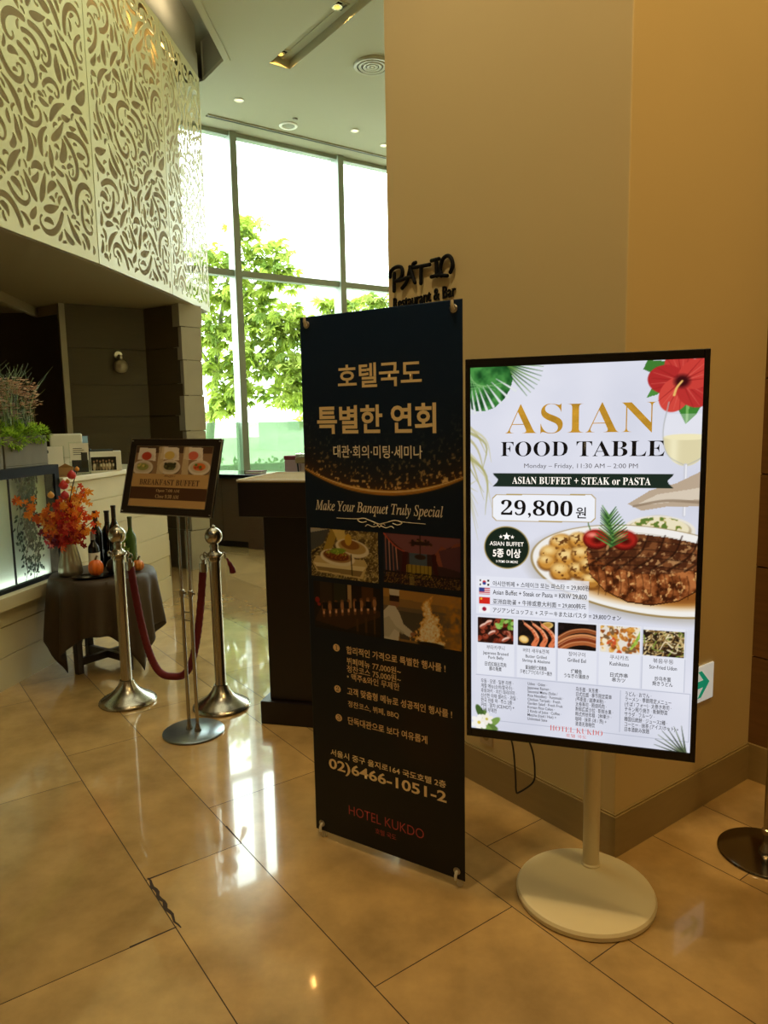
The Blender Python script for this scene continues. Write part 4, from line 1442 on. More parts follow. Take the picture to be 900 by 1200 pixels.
planter(0.225, 0.635, 3, 'grey planter beside the white card, bushy green plants and pink flowers')
planter(-0.20, 0.212, 4, 'grey planter cut off by the left edge of the photo')

# ------------------------------------------------------------------ things standing on the counter top
ZT_ = 1.172


def ct(s, o, rz=0.0, z=ZT_):
    return cp(s, o, z), CYAW - PI / 2 + rz     # local -y then faces the lobby along -CN ... see below


def cthing(name, label, cat, s, o, face=0.0, group=None):
    # local x to the right seen from the camera, local -y towards the camera
    return thing(name, label, cat, cp(s, o, ZT_), math.radians(22) + face, group)


m_acr = glass_mat('acrylic', (0.93, 0.95, 0.93))
m_wpaper = mat('white_paper', 'f0f0e8', 0.6, var=0.03)
m_dpaper = mat('slate_print', '3c4648', 0.6, var=0.2, scale=30)
m_kraft = mat('kraft_paper', 'a8824e', 0.7, var=0.12)
# white tent card with a black dot
t = cthing('tent_card', 'white folded card with a black spot beside the planter', 'card', 0.86, -0.14)
b = MB(); b.add([(-.075, 0, 0), (.075, 0, 0), (.075, .03, .20), (-.075, .03, .20), (-.075, .06, 0), (.075, .06, 0)], [(0, 1, 2, 3), (3, 2, 5, 4)])
b.build('card', m_wpaper, t, solid=.002)
b = MB(); b.ell = None
b.lathe([(0.0, 0), (.018, 0), (.018, .001), (0, .001)], 20, Matrix.Translation((-.03, .0225, .165)) @ Matrix.Rotation(math.radians(98), 4, 'X'))
b.build('spot', m_blackgloss, t)
# clear acrylic box with kraft sachets
t = cthing('acrylic_holder', 'clear acrylic box holding a dark leaflet behind the kraft envelopes', 'holder', 0.93, -0.17)
b = MB()
for (x0, x1, y0, y1, z0, z1) in ((-.07, .07, 0, .003, 0, .20), (-.07, .07, .09, .093, 0, .20), (-.07, -.067, .003, .09, 0, .20), (.067, .07, .003, .09, 0, .20), (-.067, .067, .003, .09, 0, .004)):
    b.box(x0, x1, y0, y1, z0, z1)
b.build('box', m_acr, t)
b = MB(); b.box(-.06, .02, .05, .054, .006, .18); b.build('leaflet', m_dpaper, t)
b = MB(); b.box(.02, .06, .062, .066, .006, .16); b.build('leaflet', m_wpaper, t)
for k, (ds, do, rz) in enumerate(((0.83, -0.035, .2), (0.87, -0.05, -.25))):
    t = cthing('kraft_envelope', ('brown kraft envelope lying at the counter edge', 'brown kraft envelope propped against the clear acrylic box')[k], 'envelope', ds, do, rz)
    b = MB()
    if k == 0:
        b.box(-.06, .06, -.025, .03, 0, .006)
        b.add([(-.06, .03, .006), (.06, .03, .006), (0, 0, .012)], [(0, 2, 1)])
    else:
        b.add([(-.05, 0, 0), (.05, 0, 0), (.05, .02, .06), (-.05, .02, .06), (0, .012, .085)], [(0, 1, 2, 3), (3, 2, 4)])
    b.build('envelope', m_kraft, t, solid=.002)
# leaflet stand
t = cthing('leaflet_stand', 'clear stand with a white and slate-blue leaflet at the counter front', 'leaflet stand', 1.07, -0.06)
b = MB(); b.box(-.068, .068, .012, .015, 0, .225); b.box(-.068, .068, -.03, .05, 0, .004); b.box(-.068, .068, -.006, -.003, .004, .09)
b.build('stand', m_acr, t)
b = MB(); b.box(-.06, .06, .008, .0105, .005, .215); b.build('leaflet', m_wpaper, t)
b = MB(); b.box(-.052, .055, .0065, .008, .012, .098); b.build('print', m_dpaper, t)
b = MB(); b.box(.01, .05, .006, .0078, .045, .15); b.build('print', mat('dark_print', '3a3a34', .6), t)
b = MB()
for k in range(4):
    b.box(-.04, .03 - .012 * (k % 2), .0072, .0079, .135 + .014 * k, .139 + .014 * k)
b.build('print', m_dpaper, t)
# white monitor back
t = cthing('cash_monitor', 'white till monitor seen from behind the leaflet stand', 'monitor', 1.30, -0.30)
b = MB()
b.prism([(-.11, -.15 * 0), (.11, 0), (.11, .03), (-.11, .03)], .10, .28)
b.build('housing', mat('white_plastic', 'e6e6da', .4), t, bevel=.012, seg=3)
b = MB(); b.box(-.03, .03, .01, .03, .02, .12); b.box(-.08, .08, -.05, .09, 0, .02); b.build('stand', m_wpaper, t, bevel=.004)
# card terminal
t = cthing('card_terminal', 'black card terminal with a pale blue screen behind the picture box', 'card reader', 1.47, -0.29)
b = MB(); b.box(-.07, .07, -.05, .07, 0, .165); b.build('housing', m_blackgloss, t, bevel=.008)
b = MB(); b.add([(-.055, -.0, .19), (.06, -.0, .19), (.06, .02, .265), (-.055, .02, .265), (-.055, .03, .18), (.06, .03, .18)], [(0, 1, 2, 3), (3, 2, 5, 4), (0, 4, 5, 1), (0, 3, 4), (1, 5, 2)])
b.build('screen_housing', m_blackgloss, t)
b = MB(); b.add([(-.047, -.0015, .197), (.052, -.0015, .197), (.052, .0165, .258), (-.047, .0165, .258)], [(0, 1, 2, 3)])
b.build('screen', mat('terminal_screen', '6f8f92', .2, emit=.25), t)
b = MB(); b.tube([(0, .02, .15), (0, .02, .2)], .015, 10); b.build('neck', m_blackgloss, t)
b = MB(); b.box(-.06, .05, -.06, -.02, .165, .178); b.build('keypad', m_wpaper, t)
# picture box
t = cthing('picture_box', 'small box printed with a dark photograph of figures, right end of counter', 'box', 1.37, -0.045)
b = MB(); b.box(-.10, .115, 0, .12, 0, .145); b.build('carton', m_wpaper, t, bevel=.002)
a_ = Art(-.095, .078, .006, .105, .0035, '17140f')
pr2 = random.Random(12)
for k in range(7):
    u = -.075 + k * .021
    a_.ell(u, .03 + .006 * (k % 2), .010, .030, pr2.choice(('a89070', 'c2b090', '6a5a40'))); a_.ell(u, .072 + .006 * (k % 2), .006, .008, 'b08a68'); a_.ell(u + .006, .045, .006, .012, pr2.choice(('8a2a20', 'd8d0b8', '3a3a30')))
a_.build('photograph', attr_mat('box_print', .5), t, -.001)
b = MB(); b.box(-.10, .06, .01, .10, .145, .158); b.build('lid', m_dpaper, t)

# ------------------------------------------------------------------ wall lamp on the brown panels
t = thing('wall_lamp', 'pale globe wall lamp on the brown panelled wall', 'lamp', (-2.683, 7.441, 2.0), math.radians(34))
b = MB(); b.ball((0, -.085, .10), .068, 14); b.build('globe', mat('opal_glass', 'a39a86', .35), t, smooth=60)
b = MB(); b.lathe([(0, .165), (.022, .168), (.034, .19), (.026, .21), (0, .212)], 20, Matrix.Translation((0, -.085, 0))); b.tube([(0, -.085, .20), (0, -.03, .215), (0, .0, .215)], .009, 10)
b.lathe([(0, 0), (.04, 0), (.04, .014), (0, .014)], 20, Matrix.Translation((0, .0, .215)) @ Matrix.Rotation(PI / 2, 4, 'X'))
b.build('bracket', m_steel, t, smooth=50)

# ================================================================== ROUND TABLE
TC = Vector((-1.765, 4.39, 0)); TR_, TZ = 0.305, 0.595
tb = thing('round_table', 'small round table on dark crossed wooden legs under the cloth', 'table', TC)
b = MB(); b.lathe([(0, TZ - .03), (TR_ - .012, TZ - .03), (TR_ - .008, TZ - .025), (TR_ - .008, TZ - .009), (0, TZ - .009)], 48); b.build('tabletop', mat('dark_table_wood', '2c2019', .5), tb)
m_leg = mat('dark_leg_wood', '2a1a12', .45, var=.2, stretch=(1, 1, 6))
for k in range(4):
    a = math.radians(-35 + 90 * k)
    b = MB()
    M = Matrix.Rotation(a, 4, 'Z')
    b.box(.185, .225, -.02, .02, 0, TZ - .03, M)
    b.build('leg', m_leg, tb, bevel=.003)
    for (z0, z1) in ((.05, .095), (TZ - .10, TZ - .04)):
        b = MB(); b.box(.0, .19, -.016, .016, z0, z1, M)
        b.build('stretcher', m_leg, tb, bevel=.003)
# cloth
m_cloth = mat('brown_tablecloth', '3d2e1c', 0.6, var=.12, scale=40)
b = MB()
NA, NR, NH = 144, 5, 14
ca = math.radians(280)
vs, fs = [], []
for i in range(NR + NH + 1):
    for k in range(NA):
        a = 2 * PI * k / NA
        da = (a - ca)
        m_ = max(abs(math.cos(da)), abs(math.sin(da)))
        hang = 0.615 / m_ - TR_
        cornerness = (1 / m_ - 1) / .414
        if i <= NR:
            r = TR_ * i / NR; z = TZ + .002
        else:
            t_ = (i - NR) / NH
            fold = math.sin(a * 12) * .7 + math.sin(a * 19 + 1) * .45
            r = TR_ + .006 + t_ ** .8 * (.022 + .036 * fold + cornerness * .030 * math.sin(da * 10)) + .006 * math.sin(min(1, t_ * 6) * PI / 2)
            z = TZ + .002 - .006 * min(1, t_ * 5) - t_ * hang
            z = max(z, .004)
        q_ = Vector((r * math.cos(a), r * math.sin(a), 0)) + TC - P0
        dd = q_.dot(CN)
        if dd < .064:
            q_ += CN * (.064 - dd)
        q_ = q_ + P0 - TC
        vs.append((q_.x, q_.y, z))
for i in range(NR + NH):
    for k in range(NA):
        fs.append((i * NA + k, i * NA + (k + 1) % NA, (i + 1) * NA + (k + 1) % NA, (i + 1) * NA + k) if i else (k, NA + (k + 1) % NA, NA + k) if False else (i * NA + k, i * NA + (k + 1) % NA, (i + 1) * NA + (k + 1) % NA, (i + 1) * NA + k))
b.add(vs, [tuple(reversed(f)) for f in fs])
cl = b.build('tablecloth', m_cloth, smooth=70, solid=.003)
cl.location = TC
tag(cl, 'brown cloth draped over the small round table', 'tablecloth')

TT = TZ + .004
# ribbed silver vase
va = thing('vase', 'ribbed silver vase tapering upward on the brown table', 'vase', (-1.925, 4.30, TT))
b = MB()
vp = [(0.0, 0.0), (.056, 0), (.068, .012), (.071, .03), (.066, .07), (.055, .12), (.046, .16), (.041, .195), (.036, .195), (.040, .16), (.03, .05), (0, .04)]
b.lathe(vp, 64, rib=lambda a, z: 1 + .05 * math.sin(a * 10 + z * 14))
b.build('body', mat('silver_glaze', 'a8a08a', .28, .75, var=.1), va, smooth=60)
# autumn bouquet in the vase
bq = thing('autumn_bouquet', 'orange and red artificial maple bouquet with lantern pods in the silver vase', 'bouquet', (-1.925, 4.30, TT + .10))
lf, stm = MB(), MB()
br2 = random.Random(21)
tips = [((-.21, -.14, .36), 0), ((-.17, -.13, .33), 0), ((-.13, -.08, .28), 0), ((-.10, -.07, .26), 1), ((-.05, .05, .30), 1), ((.0, -.08, .26), 1), ((.06, -.04, .34), 2), ((.10, .04, .40), 2), ((.12, -.05, .30), 2), ((.16, .03, .24), 2), ((.05, -.10, .20), 1), ((-.14, -.05, .18), 3), ((.12, -.06, .20), 1), ((-.02, .0, .36), 1), ((.08, .0, .44), 2), ((-.08, .02, .20), 3)]
pal = (('d87a24', 'c8641c', 'e09a3c', 'b8501c'), ('b82a20', 'c83c28', '9a1c1c', 'd8622a'), ('f0982a', 'e87a1c', 'f4b04a', 'd84a24'), ('8a1c28', '6a1430', 'a82a30', 'c84a2a'))
for (e, pi_) in tips:
    e = Vector(e) * 1.02
    pts = bez([(0, 0, 0), (e.x * .25, e.y * .25, e.z * .55), e], 6)
    stm.tube(pts, .002, 5)
    for k in range(30):
        t_ = br2.uniform(.45, 1.0)
        q = pts[int(t_ * (len(pts) - 1))] + Vector((br2.uniform(-.055, .055), br2.uniform(-.045, .045), br2.uniform(-.045, .05)))
        c = lin(br2.choice(pal[pi_]))
        n = Vector((br2.uniform(-.6, .6), -1, br2.uniform(-.4, .8))).normalized()
        up_ = n.orthogonal().normalized()
        Rz = Matrix.Rotation(br2.uniform(0, 6.28), 3, n)
        L = br2.uniform(.026, .042)
        for j, (ang, sc_) in enumerate(((0, 1), (55, .85), (-55, .85), (108, .55), (-108, .55))):
            d = Matrix.Rotation(math.radians(ang), 3, n) @ (Rz @ up_)
            lf.leaf(q, d, n, L * sc_, L * .36, c, .1)
for o_ in (lf.build('leaves', attr_mat('maple_leaf', .5, translucent=.3), bq), stm.build('stems', mat('twig_brown', '3c2a1a', .7), bq, smooth=60)):
    pass
bq.children[0]['kind'] = 'stuff'
tw_ = MB()
tw_.tube(bez([(-.02, 0, 0), (.0, .0, .22), (.045, -.01, .42), (.085, .0, .545)], 6), .003, 6)
tw_.build('branch', mat('dark_twig', '2a1d14', .7), bq, smooth=60)
for (x, y, z, r, c) in ((.088, -.01, .55, .014, 'd8942c'), (.058, -.02, .515, .026, 'c02a26'), (.005, -.02, .455, .027, 'c83028'), (.012, -.03, .395, .025, 'b82428'), (-.085, 0, .395, .020, 'dca03c'), (.025, -.01, .475, .014, 'd07a2a')):
    b = MB()
    b.lathe([(0, -r), (r * .65, -r * .75), (r, -r * .1), (r * .8, r * .5), (r * .35, r * .95), (0, r * 1.25)], 12, Matrix.Translation((x, y, z)), rib=lambda a, zz: 1 + .08 * math.cos(a * 5))
    b.build('lantern_pod', mat('pod_' + c, c, .45, var=.15), bq, smooth=60)

# bottles, tray, pumpkins


def bottle(x, y, h, r, glass, foil, label, lab=None, cat='bottle', grp=None):
    t = thing('wine_bottle', label, cat, (x, y, TT), 0, grp)
    b = MB()
    b.lathe([(0, 0), (r * .9, 0), (r, .006), (r, h * .58), (r * .9, h * .65), (r * .45, h * .74), (r * .36, h * .80), (r * .36, h * .97), (r * .42, h * .972), (r * .42, h), (0, h)], 24)
    b.build('glass', glass, t, smooth=40)
    b = MB(); b.lathe([(r * .37, h * .80), (r * .385, h * .80), (r * .385, h * .968), (r * .44, h * .970), (r * .44, h * 1.003), (0, h * 1.004)], 24)
    b.build('foil', foil, t, smooth=40)
    if lab:
        b = MB(); b.lathe([(r * 1.004, h * .2), (r * 1.012, h * .2), (r * 1.012, h * .5), (r * 1.004, h * .5)], 24)
        b.build('paper_label', lab, t, smooth=40)
    return t


m_dgl = mat('dark_bottle_glass', '0d0d0b', .08, var=.1)
m_ggl = mat('green_bottle_glass', '3c5a26', .08, var=.1)
m_blk = mat('black_foil', '121214', .35)
bottle(-1.835, 4.50, .37, .038, m_dgl, mat('maroon_foil', '3a1014', .35), 'dark wine bottle with maroon neck directly behind the silver vase')
bottle(-1.80, 4.36, .26, .034, m_dgl, mat('grey_foil', '8c8c88', .35, .5), 'short dark bottle with grey neck and cream label by orange pumpkin', m_wpaper)
bottle(-1.795, 4.585, .36, .040, m_dgl, m_blk, 'tall dark bottle at the back right of the table')
bottle(-1.725, 4.52, .40, .037, m_dgl, m_blk, 'tallest dark bottle behind the orange pumpkin')
bottle(-1.60, 4.45, .335, .034, m_ggl, mat('olive_foil', '38401c', .4), 'green wine bottle behind the left rope post')
ty_ = thing('serving_tray', 'small black oval tray in front of the silver vase', 'tray', (-1.755, 4.215, TT), .4)
b = MB(); b.lathe([(0, 0), (.075, 0), (.095, .010), (.098, .014), (.090, .012), (.070, .005), (0, .005)], 40, sx=1.25, sy=.7); b.build('dish', m_blackgloss, ty_, smooth=50)


def pumpkin(x, y, r, sz, c, label, name='pumpkin', z=0.0):
    t = thing(name, label, 'pumpkin', (x, y, TT + z))
    b = MB()
    b.lathe([(max(1e-5, r * math.sin(PI * i / 14) ** .8), r * sz * (1 - math.cos(PI * i / 14))) for i in range(15)], 60, rib=lambda a, zz: 1 - .10 * abs(math.sin(a * 4)) ** 4)
    b.build('body', mat('squash_' + c, c, .4, var=.15, scale=20), t, smooth=70)
    b = MB(); top = 2 * r * sz
    b.tube(bez([(0, 0, top - .006), (.004, 0, top + .012), (.012, 0, top + .024)], 4), [.007] * 4 + [.006] * 4 + [.008], 8)
    b.build('stem', mat('squash_stem', '5a4a26', .7), t, smooth=60)


pumpkin(-1.745, 4.24, .046, 1.05, 'd9681c', 'round orange pumpkin between the silver vase and the left rope post', z=.008)
pumpkin(-1.655, 4.32, .058, .85, '1d2018', 'dark green squash between the orange pumpkin and the rope post', 'squash')
pumpkin(-1.545, 4.40, .036, .95, 'c8762a', 'orange pumpkin on the far right of the table past the rope post')
t = thing('leaf_sprig', 'pale green leaf sprig beside the green bottle', 'sprig', (-1.63, 4.40, TT))
b = MB()
lr = random.Random(9)
for k in range(8):
    a = k * .8
    b.leaf((0, 0, .10 + .012 * k), (math.cos(a) * .6, -abs(math.sin(a)) * .5, .8), (0, -1, .2), .06, .034, lin(('8fae3c', '6f9030', 'a6c058')[k % 3]))
b.build('leaves', m_fol, t)
b = MB(); b.tube([(0, 0, 0), (.004, 0, .12), (0, 0, .21)], .002, 6, ); b.build('stem', mat('sprig_stem', '4a5a26', .6), t, smooth=60)

# ================================================================== ROPE POSTS
m_chrome = mat('post_metal', 'aaa394', .24, 1.0, var=.05, scale=5)


def post(x, y, label, rz):
    t = thing('rope_post', label, 'stanchion', (x, y, 0), rz, 'chrome rope posts')
    b = MB()
    b.lathe([(0, 0), (.148, 0), (.152, .005), (.150, .014), (.135, .026), (.105, .042), (.07, .068), (.047, .098), (.036, .125), (0, .125)], 56)
    b.build('base', m_chrome, t, smooth=40)
    b = MB(); b.lathe([(0, .12), (.0285, .12), (.0285, .80), (0, .80)], 32); b.build('pole', m_chrome, t, smooth=40)
    b = MB(); b.lathe([(0, .795), (.034, .795), (.037, .803), (.034, .812), (.043, .818), (.045, .826), (.040, .834), (.026, .842), (.020, .858), (.024, .872), (.020, .884), (0, .886)], 32)
    b.build('collar', m_chrome, t, smooth=40)
    b = MB(); b.ball((0, 0, .925), .046, 18); b.lathe([(.010, .966), (.012, .972), (.006, .982), (0, .984)], 16); b.build('finial', m_chrome, t, smooth=60)
    for k in range(4):
        a = k * PI / 2
        b = MB()
        b.tube(bez([(.036 * math.cos(a), .036 * math.sin(a), .822), (.052 * math.cos(a), .052 * math.sin(a), .838), (.060 * math.cos(a), .060 * math.sin(a), .826), (.056 * math.cos(a), .056 * math.sin(a), .808)], 5), .0042, 8)
        b.build('hook', m_chrome, t, smooth=60)
    return t


LP, RP = Vector((-1.424, 3.763, 0)), Vector((-0.888, 3.666, 0))
rdir = (RP - LP).normalized(); ra = math.atan2(rdir.y, rdir.x)
post(LP.x, LP.y, 'chrome rope post in front of the round table', ra)
post(RP.x, RP.y, 'chrome rope post nearer the dark podium, behind the breakfast sign', ra)
m_vel = mat('red_velvet', '660d16', .75, var=.3, scale=60)
rp = thing('barrier_rope', 'sagging red velvet rope between the two chrome posts', 'rope', (LP + RP) / 2)
half = (RP - LP).length / 2
pts = []
for k in range(41):
    u = -1 + 2 * k / 40
    x = (half - .066) * (math.copysign(abs(u) ** .80, u))
    z = .155 + .60 * (abs(u) ** 2.6)
    pts.append(Vector((rdir.x * x, rdir.y * x, z)))
rs = [.0195 * (1 + .07 * math.sin(i * 2.2)) for i in range(len(bez(pts, 4)))]
b = MB(); b.tube(bez(pts, 4), rs, 14); b.build('rope', m_vel, rp, smooth=70)
for u in (-1, 1):
    x = u * (half - .064)
    b = MB()
    b.tube([(rdir.x * x, rdir.y * x, .735), (rdir.x * x, rdir.y * x, .78)], .0215, 16)
    b.tube([(rdir.x * x, rdir.y * x, .78), (rdir.x * x, rdir.y * x, .80)], .011, 10)
    b.build('end_cap', m_chrome, rp, smooth=40)
    b = MB()
    ring = [(rdir.x * (x + .016 * math.cos(q)), rdir.y * (x + .016 * math.cos(q)), .812 + .016 * math.sin(q)) for q in np.linspace(0, 2 * PI, 17)]
    b.tube(ring, .0028, 6, cap=False); b.build('ring', m_chrome, rp, smooth=60)
# loose end of a second rope behind the right post
t = thing('rope_end', 'short red rope end hooked behind the right chrome post', 'rope', RP + Vector((.075, .035, 0)))
b = MB(); b.tube(bez([(-.02, 0, .80), (-.008, 0, .775), (.004, .006, .745), (.008, .01, .72)], 4), [.006] * 4 + [.012] * 4 + [.016] * 5, 10); b.build('rope', m_vel, t, smooth=60)

# ================================================================== BREAKFAST SIGN
sg = thing('sign_stand', 'breakfast sign on twin metal poles with a round grey base', 'sign', (-0.956, 3.352, 0), -0.437)
b = MB(); b.lathe([(0, 0), (.146, 0), (.149, .003), (.148, .009), (.143, .012), (0, .012)], 64); b.build('base', mat('brushed_grey_plate', '8f979c', .30, 1.0, var=.12, scale=30), sg, smooth=35)
for x in (-.026, .026):
    b = MB(); b.lathe([(.017, .012), (.017, .018), (.011, .034), (.0085, .055), (0, .055)], 20, Matrix.Translation((x, 0, 0))); b.tube([(x, 0, .03), (x, 0, .70)], .0085, 14)
    b.tube([(x, 0, .70), (x, 0, 1.17)], .0062, 12)
    b.lathe([(.0085, .685), (.0125, .687), (.0125, .712), (.0065, .716)], 16, Matrix.Translation((x, 0, 0)))
    b.tube([(x + .012, 0, .70), (x + .024, 0, .70)], .005, 8)
    b.build('pole', m_chrome, sg, smooth=40)
for z in (.565, .605):
    b = MB(); b.tube([(-.026, 0, z), (.026, 0, z)], .0035, 8); b.build('crossbar', m_chrome, sg, smooth=40)
SGC = Vector((-1.004, 3.358, 1.259)) - Vector((-0.956, 3.352, 0))
loc = Matrix.Rotation(0.437, 4, 'Z') @ SGC
brd = bpy.data.objects.new('signboard', None); COL.objects.link(brd); brd.parent = sg
brd.location = loc; brd.rotation_euler = (-0.286, math.radians(0.5), 0)
b = MB(); b.box(-.273, .273, 0.0, .014, -.184, .184); b.build('frame', mat('dark_brown_frame', '1d1611', .35), brd, bevel=.002)
b = MB()
for (x0, x1, z0, z1) in ((-.273, .273, .181, .184), (-.273, .273, -.184, -.181), (-.273, -.270, -.181, .181), (.270, .273, -.181, .181)):
    b.box(x0, x1, -.002, .0, z0, z1)
for (x0, x1, z0, z1) in ((-.232, .232, .146, .149), (-.232, .232, -.149, -.146), (-.232, -.229, -.146, .146), (.229, .232, -.146, .146)):
    b.box(x0, x1, -.0015, .0, z0, z1)
b.build('trim', m_steel, brd)
for x in (-.262, .262):
    for z in (-.172, .172):
        b = MB(); b.ball((x, -.001, z), .005, 8, .6); b.build('stud', m_steel, brd, smooth=60)
a_ = Art(-.229, .229, -.146, .146, .0028, 'b08a56')
a_.rect(-.229, .229, .012, .146, '8a6a4c'); a_.rect(-.229, .229, .115, .146, '4a3222')
for k, (u, v) in enumerate(((-.16, .09), (-.02, .095), (.12, .095))):
    a_.poly([(u - .05, v + .05), (u + .05, v + .045), (u + .06, v - .015), (u - .055, v - .01)], 'd6c8b8'); a_.ell(u + .005, v + .005, .042, .018, 'c8b8a8'); a_.ell(u, v + .008, .030, .020, ('b03a24', 'c8a858', 'c8604a')[k])
for k, (u, v) in enumerate(((-.175, .035), (-.01, .04), (.165, .04))):
    a_.ell(u, v, .065, .036, '5a4632'); a_.ell(u, v + .006, .064, .036, 'cabba8'); a_.ell(u, v + .008, .052, .026, 'b8a68c'); a_.ell(u, v + .010, .036, .018, ('8a8a4a', '3c3a20', 'c8642c')[k])
    for j in range(6):
        a_.ell(u + pr2.uniform(-.03, .03), v + .01 + pr2.uniform(-.012, .014), .008, .006, (('6f7a30', 'c8b060'), ('2c2c18', '5a5a34'), ('a83a20', '4a6a28'))[k][j % 2])
for u in (-.09, .06):
    a_.poly([(u, .146), (u + .03, .146), (u + .045, .012), (u + .005, .012)], 'c2ab84', .8)
a_.rect(-.229, .229, -.146, .012, 'b48e5a'); a_.rect(-.229, .229, -.112, -.052, '4a2e1a')
a_.build('poster', attr_mat('sign_print', .45), brd, -.0012)
m_sb = mat('sign_brown_print', '4a2a14', .5); m_sc = mat('sign_cream_print', 'b99a6c', .5)
lettering('poster_words', serif('BREAKFAST BUFFET'), -.180, .180, -.042, -.014, m_sb, brd, -.0018)
lettering('poster_words', serif_it('Buffet'), -.035, .035, -.004, .009, m_sb, brd, -.0018)
lettering('poster_words', serif('Open 7:00 AM'), -.070, .070, -.078, -.060, m_sc, brd, -.0018)
lettering('poster_words', serif('Close 9:30 AM'), -.070, .070, -.104, -.086, m_sc, brd, -.0018)
lettering('poster_words', serif_it('breakfast hours').replace('breakfast hours', ''), -.05, .05, -.13, -.122, m_sb, brd, -.0018) if False else None
# ================================================================== DARK PODIUM
PYAW = math.atan2(3.376 - 3.438, -0.383 + 0.639)
pd = thing('podium', 'dark maroon host podium half hidden behind the navy banner', 'podium', (-0.639, 3.438, 0), PYAW)
m_mar = mat('dark_maroon_wood', '120706', .38, var=.25, scale=4, stretch=(1, 1, 8))
b = MB(); b.box(0, .60, 0, .42, 0, .118); b.build('base', m_mar, pd, bevel=.004)
b = MB(); b.box(.042, .56, .03, .40, .118, 1.056); b.build('body', m_mar, pd, bevel=.004)
b = MB(); b.box(-.052, .65, -.045, .46, 1.056, 1.222); b.build('head', m_mar, pd, bevel=.004)
b = MB(); b.box(-.054, .652, -.047, .462, 1.222, 1.232); b.build('top', mat('podium_top_laminate', '94804f', .8, spec=.15), pd, bevel=.002)
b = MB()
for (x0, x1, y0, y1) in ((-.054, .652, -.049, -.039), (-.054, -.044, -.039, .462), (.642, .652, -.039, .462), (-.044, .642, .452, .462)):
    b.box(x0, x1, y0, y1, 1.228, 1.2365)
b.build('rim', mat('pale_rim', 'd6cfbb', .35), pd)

# ================================================================== BAR COUNTER BY THE WINDOW
BC = Vector((-1.629, 8.52, 0))
BD = Vector((0.885, -0.465, 0)).normalized()
BYAW = math.atan2(BD.y, BD.x)
bar = thing('bar_counter', 'brown panelled bar with a black top by the tall window', 'counter', BC, BYAW)
m_bar = mat('walnut_veneer', '4f3824', .45, var=.22, scale=6, stretch=(1, 1, 10))
b = MB(); b.box(-.80, -.012, .05, .52, 0.0, .08); b.build('toe_kick', m_mar, bar)
for (x0, x1) in ((-.80, -.40), (-.392, -.012)):
    b = MB(); b.box(x0, x1, 0, .02, .08, .84); b.build('door', m_bar, bar, bevel=.002)
b = MB(); b.box(-.80, 1.6, .02, .52, .08, .855); b.build('carcass', m_bar, bar)
b = MB(); b.box(-.012, .22, -.01, .02, 0, .855); b.box(.228, .9, -.005, .02, 0, .855); b.box(.908, 1.6, -.005, .02, 0, .855); b.build('end_panel', m_bar, bar, bevel=.002)
b = MB(); b.box(-.83, 1.62, -.05, .56, .855, .90); b.build('worktop', mat('black_worktop', '14181a', .12, var=.2), bar, bevel=.004)


def bl(x, y, z=.90):
    p = BC + BD * x + Vector((-BD.y, BD.x, 0)) * y
    return (p.x, p.y, z)


# things on the bar
t = thing('menu_book', 'dark red book lying on the black bar top left of the dark podium', 'book', bl(.06, .10), BYAW + .2)
b = MB(); b.box(-.11, .11, -.08, .08, 0, .008); b.box(-.11, .11, -.08, .08, .032, .040); b.box(-.11, -.103, -.08, .08, .008, .032); b.build('cover', mat('wine_cover', '5a1820', .5), t)
b = MB(); b.box(-.103, .105, -.075, .075, .008, .032); b.build('pages', m_wpaper, t)
t = thing('lidded_box', 'pinkish food box with dark red lid standing on the bar', 'box', bl(.40, .46), BYAW)
b = MB(); b.box(-.12, .12, -.08, .08, 0, .155); b.build('box', mat('rosy_plastic', '9a7a74', .3), t, bevel=.008)
b = MB(); b.box(-.125, .125, -.085, .085, .155, .205); b.build('lid', mat('dark_red_lid', '6a1418', .4), t, bevel=.006)
t = thing('chafing_dish', 'steel chafing dish on short legs at the right of the bar', 'chafing dish', bl(.74, .36, .903), BYAW)
b = MB(); b.box(-.20, .20, -.13, .13, .12, .19); b.build('pan', mat('brass_pan', '8a7048', .3, .6), t, bevel=.01)
b = MB()
b.prism([(-.20, -.13), (.20, -.13), (.20, .13), (-.20, .13)], .19, .24)
b.build('lid', mat('pale_steel', 'b9b6a4', .25, .8), t, bevel=.02, seg=3)
b = MB(); b.tube(bez([(-.06, 0, .235), (-.05, 0, .28), (.05, 0, .28), (.06, 0, .235)], 5), .007, 8); b.build('handle', m_dkmetal, t, smooth=60)
for sx in (-1, 1):
    for sy in (-1, 1):
        b = MB(); b.tube([(sx * .17, sy * .10, 0), (sx * .18, sy * .11, .13)], .010, 8); b.build('leg', m_dkmetal, t, smooth=50)
for k, (x, y, z) in enumerate(((.47, .08, .0), (.47, .08, .014))):
    t = thing('white_plate', ('lower white plate stacked at the front of the bar', 'upper white plate stacked at the front of the bar')[k], 'plate', bl(x, y - .16, .902 + z), 0, 'white plates on the bar')
    b = MB(); b.lathe([(0, 0), (.06, 0), (.065, .006), (.10, .016), (.098, .019), (.06, .009), (0, .008)], 36); b.build('plate', mat('white_china', 'dcd8c6', .25), t, smooth=50)

# ================================================================== SCROLLWORK SCREEN PANELS
PW, PH = 1.325, 2.38
GX, GZ = 206, 370
gxs, gzs = np.linspace(0, PW, GX + 1), np.linspace(0, PH, GZ + 1)
GXX, GZZ = np.meshgrid(gxs, gzs)
H_ = np.full(GXX.shape, 9.0)          # distance to the nearest cut-out
BR_ = np.minimum(np.minimum(GXX - .030, PW - .030 - GXX), np.minimum(GZZ - .042, PH - .042 - GZZ))
GAP = 0.0150


